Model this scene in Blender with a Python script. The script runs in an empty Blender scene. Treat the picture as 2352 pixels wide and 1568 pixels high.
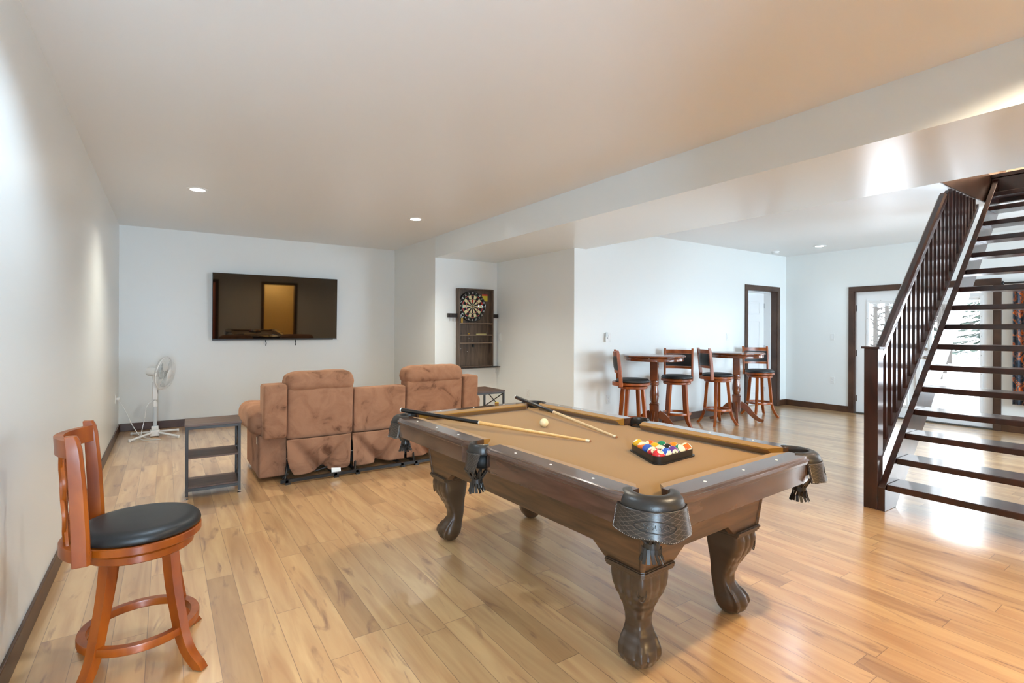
import bpy, bmesh, math, random
from mathutils import Vector, Matrix, noise
PI = math.pi
R = math.radians
sin, cos = math.sin, math.cos
random.seed(7)
scn = bpy.context.scene
COL = scn.collection

# ------------------------------------------------------------------ helpers
def lin(c):
    return tuple(((v/255)/12.92 if v/255 <= .04045 else ((v/255+.055)/1.055)**2.4) for v in c)+(1,)

def new_mat(name):
    m = bpy.data.materials.new(name); m.use_nodes = True
    nt = m.node_tree
    return m, nt, nt.nodes['Principled BSDF']

def mat(name, c, rough=.5, metal=0, spec=.5, emit=None, estr=0, bump=0, bscale=200, coat=0):
    m, nt, b = new_mat(name)
    b.inputs['Base Color'].default_value = lin(c)
    b.inputs['Roughness'].default_value = rough
    b.inputs['Metallic'].default_value = metal
    b.inputs['Specular IOR Level'].default_value = spec
    b.inputs['Coat Weight'].default_value = coat
    b.inputs['Coat Roughness'].default_value = .08
    if emit:
        b.inputs['Emission Color'].default_value = lin(emit)
        b.inputs['Emission Strength'].default_value = estr
    if bump:
        t = nt.nodes.new('ShaderNodeTexCoord'); n = nt.nodes.new('ShaderNodeTexNoise')
        n.inputs['Scale'].default_value = bscale; n.inputs['Detail'].default_value = 3
        u = nt.nodes.new('ShaderNodeBump'); u.inputs['Strength'].default_value = bump; u.inputs['Distance'].default_value = .002
        nt.links.new(t.outputs['Object'], n.inputs['Vector']); nt.links.new(n.outputs['Fac'], u.inputs['Height'])
        nt.links.new(u.outputs['Normal'], b.inputs['Normal'])
    return m

def wood(name, c1, c2, stretch=(40, 40, 2.5), rough=.3, coat=0, spec=.5, lo=.35, hi=.7):
    m, nt, b = new_mat(name)
    N, L = nt.nodes.new, nt.links.new
    t = N('ShaderNodeTexCoord'); mp = N('ShaderNodeMapping'); mp.inputs['Scale'].default_value = stretch
    n = N('ShaderNodeTexNoise'); n.inputs['Scale'].default_value = 1; n.inputs['Detail'].default_value = 6; n.inputs['Distortion'].default_value = .6
    r = N('ShaderNodeValToRGB'); r.color_ramp.elements[0].position = lo; r.color_ramp.elements[1].position = hi
    r.color_ramp.elements[0].color = lin(c1); r.color_ramp.elements[1].color = lin(c2)
    L(t.outputs['Object'], mp.inputs['Vector']); L(mp.outputs['Vector'], n.inputs['Vector'])
    L(n.outputs['Fac'], r.inputs['Fac']); L(r.outputs['Color'], b.inputs['Base Color'])
    b.inputs['Roughness'].default_value = rough; b.inputs['Coat Weight'].default_value = coat
    b.inputs['Coat Roughness'].default_value = .12; b.inputs['Specular IOR Level'].default_value = spec
    return m

def obj(name, bm, m=None, parent=None, smooth=None, bevel=0, bseg=2, sub=0, solid=0, loc=None, rot=None, label=None):
    me = bpy.data.meshes.new(name)
    bmesh.ops.recalc_face_normals(bm, faces=bm.faces[:])
    bm.to_mesh(me); bm.free()
    o = bpy.data.objects.new(name, me); COL.objects.link(o)
    for k in (m if isinstance(m, (list, tuple)) else [m]):
        if k: me.materials.append(k)
    if smooth is not None:
        me.polygons.foreach_set('use_smooth', [True]*len(me.polygons))
        if smooth < 3: me.set_sharp_from_angle(angle=smooth)
    if parent: o.parent = parent
    if loc is not None: o.location = loc
    if rot is not None: o.rotation_euler = rot
    if solid:
        s = o.modifiers.new('s', 'SOLIDIFY'); s.thickness = solid; s.offset = 0
    if bevel:
        b = o.modifiers.new('b', 'BEVEL'); b.width = bevel; b.segments = bseg; b.limit_method = 'ANGLE'; b.angle_limit = .7
    if sub:
        s = o.modifiers.new('u', 'SUBSURF'); s.levels = sub; s.render_levels = sub
    if label: o['label'] = label
    return o

def tag(o, label, cat, group=None):
    o['label'] = label; o['category'] = cat
    if group: o['group'] = group
    return o

def thing(name, label, cat, loc=(0, 0, 0), rotz=0, group=None):
    o = bpy.data.objects.new(name, None); COL.objects.link(o)
    o.location = loc; o.rotation_euler = (0, 0, rotz); o.empty_display_size = .1
    return tag(o, label, cat, group)

def struct(name, bm, m, parent=None, **k):
    o = obj(name, bm, m, parent, **k)
    if parent is None: o['kind'] = 'structure'
    return o

def dup(root, loc, rotz, label=None, group=None):
    r = root.copy(); COL.objects.link(r); r.location = loc; r.rotation_euler = (0, 0, rotz)
    if label: r['label'] = label
    if group: r['group'] = group
    def rec(a, b):
        for ch in list(a.children):
            c = ch.copy(); COL.objects.link(c); c.parent = b; rec(ch, c)
    rec(root, r)
    return r

def BM(): return bmesh.new()

def box(bm, x0, y0, z0, x1, y1, z1, M=None, mi=0):
    vs = [bm.verts.new((x, y, z)) for x in (x0, x1) for y in (y0, y1) for z in (z0, z1)]
    fs = []
    for a in ((0, 1, 3, 2), (4, 6, 7, 5), (0, 4, 5, 1), (2, 3, 7, 6), (0, 2, 6, 4), (1, 5, 7, 3)):
        f = bm.faces.new([vs[i] for i in a]); f.material_index = mi; fs.append(f)
    if M is not None:
        for v in vs: v.co = M @ v.co
    return vs

def bx(*a, **k):
    bm = BM(); box(bm, *a, **k); return bm

def loft(bm, rings, cap=True, closed=True, mi=0):
    vr = [[bm.verts.new(p) for p in r] for r in rings]
    n = len(vr[0])
    for a, b in zip(vr, vr[1:]):
        for i in range(n if closed else n-1):
            j = (i+1) % n
            f = bm.faces.new((a[i], a[j], b[j], b[i])); f.material_index = mi
    if cap and closed:
        bm.faces.new(vr[0][::-1]).material_index = mi
        bm.faces.new(vr[-1]).material_index = mi
    return vr

def ringloop(bm, rings, mi=0):          # closed loft (torus like)
    vr = [[bm.verts.new(p) for p in r] for r in rings]
    n = len(vr[0]); m = len(vr)
    for k in range(m):
        a, b = vr[k], vr[(k+1) % m]
        for i in range(n):
            j = (i+1) % n
            bm.faces.new((a[i], a[j], b[j], b[i])).material_index = mi

def lathe(bm, prof, c=(0, 0, 0), seg=32, M=None, cap=True, mi=0):
    rings = []
    for r, z in prof:
        ring = [Vector((c[0]+r*cos(2*PI*i/seg), c[1]+r*sin(2*PI*i/seg), c[2]+z)) for i in range(seg)]
        rings.append([M @ p for p in ring] if M is not None else ring)
    return loft(bm, rings, cap=cap, mi=mi)

def frame(d, up=Vector((0, 0, 1))):
    d = Vector(d).normalized()
    if abs(d.dot(up)) > .98: up = Vector((1, 0, 0))
    a = d.cross(up).normalized(); b = a.cross(d).normalized()
    return a, b

def tube(bm, pts, r, seg=10, mi=0, closed=False, sq=None):
    pts = [Vector(p) for p in pts]; n = len(pts); rings = []
    for i, p in enumerate(pts):
        if closed: d = pts[(i+1) % n]-pts[i-1]
        else: d = pts[min(i+1, n-1)]-pts[max(i-1, 0)]
        a, b = frame(d); rr = r[i] if isinstance(r, (list, tuple)) else r
        if sq:      # rectangular section: half sizes sq = (along a, along b)
            k = rr
            rings.append([p+a*sq[0]*k*u+b*sq[1]*k*v for u, v in ((-1, -1), (1, -1), (1, 1), (-1, 1))])
        else:
            rings.append([p+a*rr*cos(2*PI*t/seg)+b*rr*sin(2*PI*t/seg) for t in range(seg)])
    if closed: ringloop(bm, rings, mi)
    else: loft(bm, rings, mi=mi)

def smoothpath(pts, k=6):
    pts = [Vector(p) for p in pts]; out = []
    P = [pts[0]*2-pts[1]]+pts+[pts[-1]*2-pts[-2]]
    for i in range(1, len(P)-2):
        for s in range(k):
            t = s/k; a, b, c, d = P[i-1], P[i], P[i+1], P[i+2]
            out.append(.5*((2*b)+(c-a)*t+(2*a-5*b+4*c-d)*t*t+(3*b-a-3*c+d)*t**3))
    out.append(pts[-1]); return out

def prism(bm, poly, f0, f1, mi=0):
    """poly of (a,b); f0/f1 map (a,b)->3D for the two ends"""
    loft(bm, [[Vector(f0(a, b)) for a, b in poly], [Vector(f1(a, b)) for a, b in poly]], mi=mi)

def grid(bm, nu, nv, f, uv=True, mi=0):
    vs = [[bm.verts.new(f(i/nu, j/nv)) for j in range(nv+1)] for i in range(nu+1)]
    lay = bm.loops.layers.uv.verify() if uv else None
    for i in range(nu):
        for j in range(nv):
            q = ((i, j), (i+1, j), (i+1, j+1), (i, j+1))
            fc = bm.faces.new([vs[a][b] for a, b in q]); fc.material_index = mi
            if uv:
                for lp, (a, b) in zip(fc.loops, q): lp[lay].uv = (a/nu, b/nv)
    return vs

def rbox(bm, c, h, r, n=8, fn=None, mi=0):
    """rounded box centre c, half sizes h, edge radius r, n cells per side; fn deforms a local point"""
    c = Vector(c); cache = {}
    def vert(p):
        k = tuple(round(x, 5) for x in p)
        if k not in cache:
            q = Vector([p[i]*h[i] for i in range(3)])
            inn = Vector([max(-(h[i]-r), min(h[i]-r, q[i])) for i in range(3)])
            d = q-inn
            if d.length > 1e-9: q = inn+d.normalized()*r
            if fn: q = fn(q)
            cache[k] = bm.verts.new(c+q)
        return cache[k]
    def remap(t, ax):   # concentrate cells toward the edges
        return sin(t*PI/2)*.6+t*.4
    for ax in range(3):
        for s in (-1, 1):
            for i in range(n):
                for j in range(n):
                    pts = []
                    for a, b in ((i, j), (i+1, j), (i+1, j+1), (i, j+1)):
                        p = [0, 0, 0]; p[ax] = s; p[(ax+1) % 3] = remap(-1+2*a/n, 0); p[(ax+2) % 3] = remap(-1+2*b/n, 0)
                        pts.append(vert(p))
                    if len(set(pts)) == 4:
                        try: bm.faces.new(pts).material_index = mi
                        except ValueError: pass

def text_bm(s, size, M, depth=.0004):
    cu = bpy.data.curves.new('t', 'FONT'); cu.body = s; cu.size = size; cu.align_x = 'CENTER'; cu.align_y = 'CENTER'; cu.extrude = depth
    o = bpy.data.objects.new('t', cu); COL.objects.link(o)
    dg = bpy.context.evaluated_depsgraph_get(); me = bpy.data.meshes.new_from_object(o.evaluated_get(dg))
    bm = BM(); bm.from_mesh(me)
    for v in bm.verts: v.co = M @ v.co
    bpy.data.objects.remove(o); bpy.data.curves.remove(cu); bpy.data.meshes.remove(me)
    return bm

def join_bm(dst, src):
    me = bpy.data.meshes.new('j'); src.to_mesh(me); src.free(); dst.from_mesh(me); bpy.data.meshes.remove(me)

def basis(x, y, z, o):
    M = Matrix.Identity(4)
    for i, v in enumerate((x, y, z)):
        for j in range(3): M[j][i] = v[j]
    for j in range(3): M[j][3] = o[j]
    return M

# ------------------------------------------------------------------ camera
F_PX, YAW, V0, ROLL, CAMH = 1179.8, .5938, 757.0, .0036, 1.372
cam = bpy.data.cameras.new('camera'); co = bpy.data.objects.new('camera', cam); COL.objects.link(co)
cam.sensor_width = 36; cam.lens = F_PX/2352*36; cam.shift_y = -(784-V0)/2352; cam.clip_start = .05; cam.clip_end = 300
fw = Vector((sin(YAW), cos(YAW), 0)); rt = Vector((cos(YAW), -sin(YAW), 0)); up = Vector((0, 0, 1))
cx = rt*cos(ROLL)+up*sin(ROLL); cy = up*cos(ROLL)-rt*sin(ROLL)
co.matrix_world = basis(cx, cy, -fw, (0, 0, CAMH))
scn.camera = co

# ------------------------------------------------------------------ materials
def paint_mat(name, c, rough=.42, spec=.35):
    return mat(name, c, rough, spec=spec, bump=.12, bscale=90)
PAINT = paint_mat('wall_paint', (226, 230, 229), .33, .5)
CEIL = paint_mat('ceiling_paint', (228, 231, 232), .38, .45)
DOORW = mat('door_white', (232, 234, 235), .35)
TRIM = wood('dark_trim_wood', (58, 38, 28), (84, 60, 46), (3, 3, 3), .35)
BASEB = wood('baseboard_wood', (62, 38, 22), (84, 54, 34), (4, 4, 4), .38)
STAIRW = wood('stair_espresso', (34, 15, 11), (60, 27, 18), (12, 12, 4), .3, coat=.5)
STOOLW = wood('stool_cherry', (124, 54, 8), (166, 84, 16), (10, 10, 3), .34, coat=.12)
BLACKV = mat('black_vinyl', (26, 29, 31), .42, bump=.15, bscale=300)
WALNUT = wood('walnut_laminate', (62, 42, 25), (102, 70, 43), (18, 3, 30), .3, coat=.25)
WALNUT_E = wood('walnut_laminate_end', (62, 42, 25), (102, 70, 43), (3, 18, 30), .3, coat=.25)
RAILTOP = wood('walnut_rail', (66, 46, 36), (92, 66, 52), (20, 3, 20), .16, coat=.9)
RAILTOP_E = wood('walnut_rail_end', (66, 46, 36), (92, 66, 52), (3, 20, 20), .16, coat=.9)
LEGW = mat('carved_leg', (66, 48, 32), .32, bump=.1, bscale=60, coat=.2)
LEATHER = mat('pocket_leather', (42, 38, 34), .34, bump=.2, bscale=250)
BLACKM = mat('black_metal', (22, 22, 22), .4)
DARKIN = mat('pocket_inside', (8, 8, 8), .6)
WHITEP = mat('white_plastic', (228, 230, 230), .35)
PLATE = mat('switch_plate', (222, 224, 222), .4)
CHROME = mat('chrome', (190, 190, 190), .2, metal=1)
PEARL = mat('rail_sight', (225, 222, 215), .3)
EMIT = mat('lamp_glow', (255, 255, 250), .5, emit=(255, 250, 240), estr=14)

def felt_mat(name, c1, c2):
    m, nt, b = new_mat(name); N, L = nt.nodes.new, nt.links.new
    t = N('ShaderNodeTexCoord'); n = N('ShaderNodeTexNoise'); n.inputs['Scale'].default_value = 700; n.inputs['Detail'].default_value = 2
    r = N('ShaderNodeValToRGB'); r.color_ramp.elements[0].color = lin(c1); r.color_ramp.elements[1].color = lin(c2)
    L(t.outputs['Object'], n.inputs['Vector']); L(n.outputs['Fac'], r.inputs['Fac']); L(r.outputs['Color'], b.inputs['Base Color'])
    b.inputs['Roughness'].default_value = .95; b.inputs['Specular IOR Level'].default_value = .1
    b.inputs['Sheen Weight'].default_value = .25; b.inputs['Sheen Roughness'].default_value = .5
    return m
FELT = felt_mat('camel_felt', (134, 97, 34), (150, 109, 42))

def velvet_mat():
    m, nt, b = new_mat('sofa_velvet'); N, L = nt.nodes.new, nt.links.new
    t = N('ShaderNodeTexCoord'); n = N('ShaderNodeTexNoise'); n.inputs['Scale'].default_value = 4.5; n.inputs['Detail'].default_value = 5; n.inputs['Distortion'].default_value = 1.2; n.inputs['Roughness'].default_value = .6
    r = N('ShaderNodeValToRGB'); e = r.color_ramp.elements
    e[0].position = .30; e[0].color = lin((90, 58, 40)); e[1].position = .60; e[1].color = lin((152, 110, 84))
    x = r.color_ramp.elements.new(.42); x.color = lin((138, 98, 74))
    L(t.outputs['Object'], n.inputs['Vector']); L(n.outputs['Fac'], r.inputs['Fac']); L(r.outputs['Color'], b.inputs['Base Color'])
    b.inputs['Roughness'].default_value = .85; b.inputs['Specular IOR Level'].default_value = .15
    b.inputs['Sheen Weight'].default_value = .35; b.inputs['Sheen Roughness'].default_value = .4; b.inputs['Sheen Tint'].default_value = lin((190, 150, 122))
    n2 = N('ShaderNodeTexNoise'); n2.inputs['Scale'].default_value = 30; n2.inputs['Detail'].default_value = 3
    u = N('ShaderNodeBump'); u.inputs['Strength'].default_value = .25; u.inputs['Distance'].default_value = .006
    L(t.outputs['Object'], n2.inputs['Vector']); L(n2.outputs['Fac'], u.inputs['Height']); L(u.outputs['Normal'], b.inputs['Normal'])
    return m
VELVET = velvet_mat()

def quilt_mat():
    m, nt, b = new_mat('quilted_leather'); N, L = nt.nodes.new, nt.links.new
    t = N('ShaderNodeTexCoord'); sx = N('ShaderNodeSeparateXYZ'); L(t.outputs['UV'], sx.inputs[0])
    def mth(op, a, bb, **k):
        q = N('ShaderNodeMath'); q.operation = op
        for i, v in enumerate((a, bb)):
            if v is None: continue
            if isinstance(v, (int, float)): q.inputs[i].default_value = v
            else: L(v, q.inputs[i])
        return q.outputs[0]
    us = mth('MULTIPLY', sx.outputs[0], 9.0); vs = mth('MULTIPLY', sx.outputs[1], 6.0)
    lines = []
    for op in ('ADD', 'SUBTRACT'):
        f = mth('FRACT', mth(op, us, vs), None)
        d = mth('ABSOLUTE', mth('SUBTRACT', f, .5), None)
        lines.append(mth('GREATER_THAN', d, .455))
    g = mth('MAXIMUM', lines[0], lines[1])
    inv = mth('SUBTRACT', 1.0, g)
    u = N('ShaderNodeBump'); u.inputs['Strength'].default_value = .9; u.inputs['Distance'].default_value = .003
    L(inv, u.inputs['Height']); L(u.outputs['Normal'], b.inputs['Normal'])
    mx = N('ShaderNodeMix'); mx.data_type = 'RGBA'; mx.inputs['A'].default_value = lin((50, 42, 35)); mx.inputs['B'].default_value = lin((92, 80, 68))
    L(g, mx.inputs['Factor']); L(mx.outputs['Result'], b.inputs['Base Color'])
    b.inputs['Roughness'].default_value = .32
    return m
QUILT = quilt_mat()

def floor_mat():
    m, nt, b = new_mat('maple_planks'); N, L = nt.nodes.new, nt.links.new
    def mth(op, *a):
        q = N('ShaderNodeMath'); q.operation = op
        for i, v in enumerate(a):
            if isinstance(v, (int, float)): q.inputs[i].default_value = v
            else: L(v, q.inputs[i])
        return q.outputs[0]
    t = N('ShaderNodeTexCoord'); s = N('ShaderNodeSeparateXYZ'); L(t.outputs['Object'], s.inputs[0])
    W = .127
    xs = mth('DIVIDE', mth('ADD', s.outputs[0], 20.51), W); row = mth('FLOOR', xs); fx = mth('FRACT', xs)
    wn = N('ShaderNodeTexWhiteNoise'); wn.noise_dimensions = '1D'; L(row, wn.inputs['W'])
    ys = mth('ADD', mth('DIVIDE', mth('ADD', s.outputs[1], 20.0), 1.15), mth('MULTIPLY', wn.outputs['Value'], 13.7))
    cell = mth('FLOOR', ys); fy = mth('FRACT', ys)
    cb = N('ShaderNodeCombineXYZ'); L(row, cb.inputs[0]); L(cell, cb.inputs[1])
    w2 = N('ShaderNodeTexWhiteNoise'); w2.noise_dimensions = '2D'; L(cb.outputs[0], w2.inputs['Vector'])
    # grain, offset for every plank
    off = N('ShaderNodeVectorMath'); off.operation = 'SCALE'; L(w2.outputs['Color'], off.inputs[0]); off.inputs['Scale'].default_value = 37
    add = N('ShaderNodeVectorMath'); add.operation = 'ADD'; L(t.outputs['Object'], add.inputs[0]); L(off.outputs[0], add.inputs[1])
    mp = N('ShaderNodeMapping'); mp.inputs['Scale'].default_value = (14, 1.3, 1); L(add.outputs[0], mp.inputs['Vector'])
    g = N('ShaderNodeTexNoise'); g.inputs['Scale'].default_value = 1; g.inputs['Detail'].default_value = 5; g.inputs['Distortion'].default_value = .8; L(mp.outputs[0], g.inputs['Vector'])
    r = N('ShaderNodeValToRGB'); e = r.color_ramp.elements
    e[0].position = .28; e[0].color = lin((180, 136, 92)); e[1].position = .68; e[1].color = lin((212, 174, 124))
    L(g.outputs['Fac'], r.inputs['Fac'])
    # per plank tone
    r2 = N('ShaderNodeValToRGB'); e = r2.color_ramp.elements
    e[0].position = 0; e[0].color = (.74, .68, .63, 1); e[1].position = 1; e[1].color = (1.08, 1.06, 1.03, 1)
    x = r2.color_ramp.elements.new(.3); x.color = (.96, .95, .93, 1)
    L(w2.outputs['Value'], r2.inputs['Fac'])
    mul = N('ShaderNodeMix'); mul.data_type = 'RGBA'; mul.blend_type = 'MULTIPLY'; mul.inputs['Factor'].default_value = 1
    L(r.outputs['Color'], mul.inputs['A']); L(r2.outputs['Color'], mul.inputs['B'])
    # mineral streaks: few planks, long thin brown-violet marks
    mp2 = N('ShaderNodeMapping'); mp2.inputs['Scale'].default_value = (11, 2.0, 1); L(add.outputs[0], mp2.inputs['Vector'])
    g2 = N('ShaderNodeTexNoise'); g2.inputs['Scale'].default_value = 1; g2.inputs['Detail'].default_value = 4; g2.inputs['Distortion'].default_value = 1.6; L(mp2.outputs[0], g2.inputs['Vector'])
    sr = N('ShaderNodeValToRGB'); e = sr.color_ramp.elements
    e[0].position = .60; e[0].color = (0, 0, 0, 1); e[1].position = .74; e[1].color = (.8, .8, .8, 1)
    L(g2.outputs['Fac'], sr.inputs['Fac'])
    mx = N('ShaderNodeMix'); mx.data_type = 'RGBA'; mx.inputs['B'].default_value = lin((128, 88, 66)); L(sr.outputs['Color'], mx.inputs['Factor']); L(mul.outputs['Result'], mx.inputs['A'])
    # seams
    ex = mth('MINIMUM', fx, mth('SUBTRACT', 1.0, fx)); ey = mth('MINIMUM', fy, mth('SUBTRACT', 1.0, fy))
    seam = mth('MAXIMUM', mth('LESS_THAN', ex, .011), mth('LESS_THAN', ey, .0014))
    m3 = N('ShaderNodeMix'); m3.data_type = 'RGBA'; m3.inputs['B'].default_value = lin((128, 96, 70)); L(mth('MULTIPLY', seam, .75), m3.inputs['Factor']); L(mx.outputs['Result'], m3.inputs['A'])
    L(m3.outputs['Result'], b.inputs['Base Color'])
    b.inputs['Roughness'].default_value = .32; b.inputs['Coat Weight'].default_value = 1.0; b.inputs['Coat IOR'].default_value = 1.7; b.inputs['Coat Roughness'].default_value = .2
    u = N('ShaderNodeBump'); u.inputs['Strength'].default_value = .25; u.inputs['Distance'].default_value = .002; L(mth('SUBTRACT', 1.0, seam), u.inputs['Height'])
    L(u.outputs['Normal'], b.inputs['Normal'])
    return m
FLOORM = floor_mat()

def glass_mat(name, tint=(1, 1, 1, 1)):
    m = bpy.data.materials.new(name); m.use_nodes = True; nt = m.node_tree; nt.nodes.clear()
    N, L = nt.nodes.new, nt.links.new
    o = N('ShaderNodeOutputMaterial'); mx = N('ShaderNodeMixShader'); tr = N('ShaderNodeBsdfTransparent'); gl = N('ShaderNodeBsdfGlossy')
    fr = N('ShaderNodeFresnel'); fr.inputs['IOR'].default_value = 1.45; gl.inputs['Roughness'].default_value = .02; tr.inputs['Color'].default_value = tint
    L(fr.outputs[0], mx.inputs[0]); L(tr.outputs[0], mx.inputs[1]); L(gl.outputs[0], mx.inputs[2]); L(mx.outputs[0], o.inputs['Surface'])
    return m
GLASS = glass_mat('window_glass')

# ------------------------------------------------------------------ room shell
XL, YT, XB, YN, XN, YC, XS, XR, YF = -.51, 8.55, 3.305, 6.93, 4.385, 5.06, 4.59, 9.55, -1.25
ZC, ZS = 2.743, 2.434
T = .15
OY = 1.72       # far edge of the stair opening
OX = 7.42       # end of the stair opening
struct('floor', bx(XL-T, -3.4, -.12, XR+T, YT+T, 0), FLOORM)
struct('wall_left', bx(XL-T, YF-T, 0, XL, YT+T, ZC+.3), PAINT)
struct('wall_back', bx(XL, YT, 0, XB+T, YT+T, ZC+.3), PAINT)
struct('wall_chase', bx(XB, YN, 0, XN+T, YT, ZC+.3), PAINT)          # block between the television wall and the dartboard niche
struct('wall_niche', bx(XN, YC, 0, XN+T, YN, ZC+.3), PAINT)
struct('ceiling', bx(XL-T, YF-T, ZC, XB, YT+T, ZC+.3), CEIL)
struct('beam', bx(XB, YF-T, ZS, XS, YN, ZC+.31), paint_mat('beam_paint', (226, 234, 236), .26, .6))
bm = BM()
box(bm, XS, OY, ZC, XR+T, YC+.4, ZC+.3); box(bm, OX, YF-T, ZC, XR+T, OY, ZC+.3); box(bm, XS, YF-T, ZC, OX, .60, ZC+.3)
struct('ceiling_right', bm, CEIL)
# far wall with an inner door opening
DX0, DX1, DZ = 8.30, 9.235, 2.085
WT = .24
bm = BM()
box(bm, XN+T, YC, 0, DX0, YC+WT, ZC+.1); box(bm, DX1, YC, 0, XR+T, YC+WT, ZC+.1); box(bm, DX0, YC, DZ, DX1, YC+WT, ZC+.1)
struct('wall_far', bm, PAINT)
# right wall with the patio door opening and a window opening behind the curtain
PY0, PY1, PZ = 2.17, 3.92, 2.03
WY0, WY1, WZ0, WZ1 = -.75, 1.70, .45, 1.95
bm = BM()
box(bm, XR, PY1, 0, XR+T, YC+WT, ZC+.1); box(bm, XR, WY1, 0, XR+T, PY0, ZC+.1); box(bm, XR, PY0, PZ, XR+T, PY1, ZC+.1)
box(bm, XR, WY0, 0, XR+T, WY1, WZ0); box(bm, XR, WY0, WZ1, XR+T, WY1, ZC+.1); box(bm, XR, YF-T, 0, XR+T, WY0, ZC+.1)
struct('wall_right', bm, PAINT)
# front wall, behind the camera: two doorways and two windows added for fill light
FD = [(.35, 1.28, 2.06), (2.62, 3.55, 2.06)]
FILL_WIN = (5.2, 8.6, .7, 2.2)  # wide unseen window, added to brighten the room
FILL_WIN_L = (-.40, .14, .35, 2.25)  # narrow unseen window, added to brighten the left wall
bm = BM()
box(bm, XL-T, YF-T, 0, FILL_WIN_L[0], YF, ZC+.1); box(bm, FILL_WIN_L[0], YF-T, 0, FILL_WIN_L[1], YF, FILL_WIN_L[2]); box(bm, FILL_WIN_L[0], YF-T, FILL_WIN_L[3], FILL_WIN_L[1], YF, ZC+.1)
box(bm, FILL_WIN_L[1], YF-T, 0, FD[0][0], YF, ZC+.1)
for a, b, z in FD: box(bm, a, YF-T, z, b, YF, ZC+.1)
box(bm, FD[0][1], YF-T, 0, FD[1][0], YF, ZC+.1); box(bm, FD[1][1], YF-T, 0, FILL_WIN[0], YF, ZC+.1)
box(bm, FILL_WIN[0], YF-T, 0, FILL_WIN[1], YF, FILL_WIN[2]); box(bm, FILL_WIN[0], YF-T, FILL_WIN[3], FILL_WIN[1], YF, ZC+.1); box(bm, FILL_WIN[1], YF-T, 0, XR+T, YF, ZC+.1)
struct('wall_front', bm, PAINT)
# rooms behind the two doorways
BEDP = paint_mat('bedroom_paint', (216, 178, 160)); BATHP = paint_mat('bathroom_paint', (226, 208, 160))
bm = BM()
box(bm, -.4, -3.4, 0, 2.05, -3.3, 2.6); box(bm, 1.95, -3.3, 0, 2.05, YF-T, 2.6); box(bm, .25, -3.3, 0, .33, YF-T, 2.6); box(bm, .25, -3.4, 2.5, 2.05, YF-T, 2.6)
struct('wall_bedroom', bm, BEDP)
bm = BM()
box(bm, 2.3, -3.4, 0, 4.3, -3.3, 2.6); box(bm, 2.3, -3.3, 0, 2.4, YF-T, 2.6); box(bm, 4.2, -3.3, 0, 4.3, YF-T, 2.6); box(bm, 2.3, -3.4, 2.5, 4.3, YF-T, 2.6)
struct('wall_bathroom', bm, BATHP)

def frame_trim(name, axis, a0, a1, z1, plane, out, w=.08, t=.02, jamb=0, z0=None, parent=None, m=TRIM):
    """casing around an opening: axis 'x' or 'y' is the opening direction; plane is the wall face, out the sign towards the room"""
    bm = BM()
    def b(p0, p1, q0, q1, zz0, zz1):
        if axis == 'x': box(bm, p0, min(q0, q1), zz0, p1, max(q0, q1), zz1)
        else: box(bm, min(q0, q1), p0, zz0, max(q0, q1), p1, zz1)
    zb = 0 if z0 is None else z0
    b(a0-w, a0, plane, plane+out*t, zb, z1); b(a1, a1+w, plane, plane+out*t, zb, z1)
    b(a0-w, a1+w, plane, plane+out*t, z1, z1+w)
    if z0 is not None: b(a0-w, a1+w, plane, plane+out*t, z0-w, z0)
    if jamb:
        b(a0-.004, a0+.012, plane+out*.002, plane-out*jamb, zb, z1); b(a1-.012, a1+.004, plane+out*.002, plane-out*jamb, zb, z1)
        b(a0, a1, plane+out*.002, plane-out*jamb, z1-.012, z1+.004)
    return struct(name, bm, m, parent, bevel=.003)

frame_trim('trim_1', 'x', DX0, DX1, DZ, YC, -1, jamb=.10)
frame_trim('trim_2', 'y', PY0, PY1, PZ, XR, -1, jamb=.12)
for i, (a, b, z) in enumerate(FD): frame_trim('trim_%d' % (i+3), 'x', a, b, z, YF, 1, jamb=.15)
frame_trim('trim_5', 'x', FILL_WIN[0], FILL_WIN[1], FILL_WIN[3], YF, 1, z0=FILL_WIN[2])
frame_trim('trim_6', 'x', FILL_WIN_L[0], FILL_WIN_L[1], FILL_WIN_L[3], YF, 1, z0=FILL_WIN_L[2])
frame_trim('trim_7', 'y', WY0, WY1, WZ1, XR, -1, z0=WZ0)
for i, (a, b, z0, z1) in enumerate((FILL_WIN, FILL_WIN_L)):  # frames and panes of the two added, unseen windows
    bm = BM()
    nn = 3 if i == 0 else 1
    for k in range(nn+1):
        x = a+(b-a-.05)*k/nn; box(bm, x, YF-.10, z0, x+.05, YF-.05, z1)
    box(bm, a, YF-.10, z0, b, YF-.05, z0+.05); box(bm, a, YF-.10, z1-.05, b, YF-.05, z1)
    w = struct('window_%d' % (i+1), bm, DOORW)
    struct('window_pane', bx(a+.02, YF-.08, z0+.02, b-.02, YF-.075, z1-.02), GLASS, w)
bm = BM()
for y in (WY0, (WY0+WY1)/2-.02, WY1-.05): box(bm, XR+.05, y, WZ0, XR+.10, y+.05, WZ1)
box(bm, XR+.05, WY0, WZ0, XR+.10, WY1, WZ0+.05); box(bm, XR+.05, WY0, WZ1-.05, XR+.10, WY1, WZ1)
w = struct('window_3', bm, DOORW)
struct('window_pane', bx(XR+.07, WY0+.02, WZ0+.02, XR+.075, WY1-.02, WZ1-.02), GLASS, w)

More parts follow.
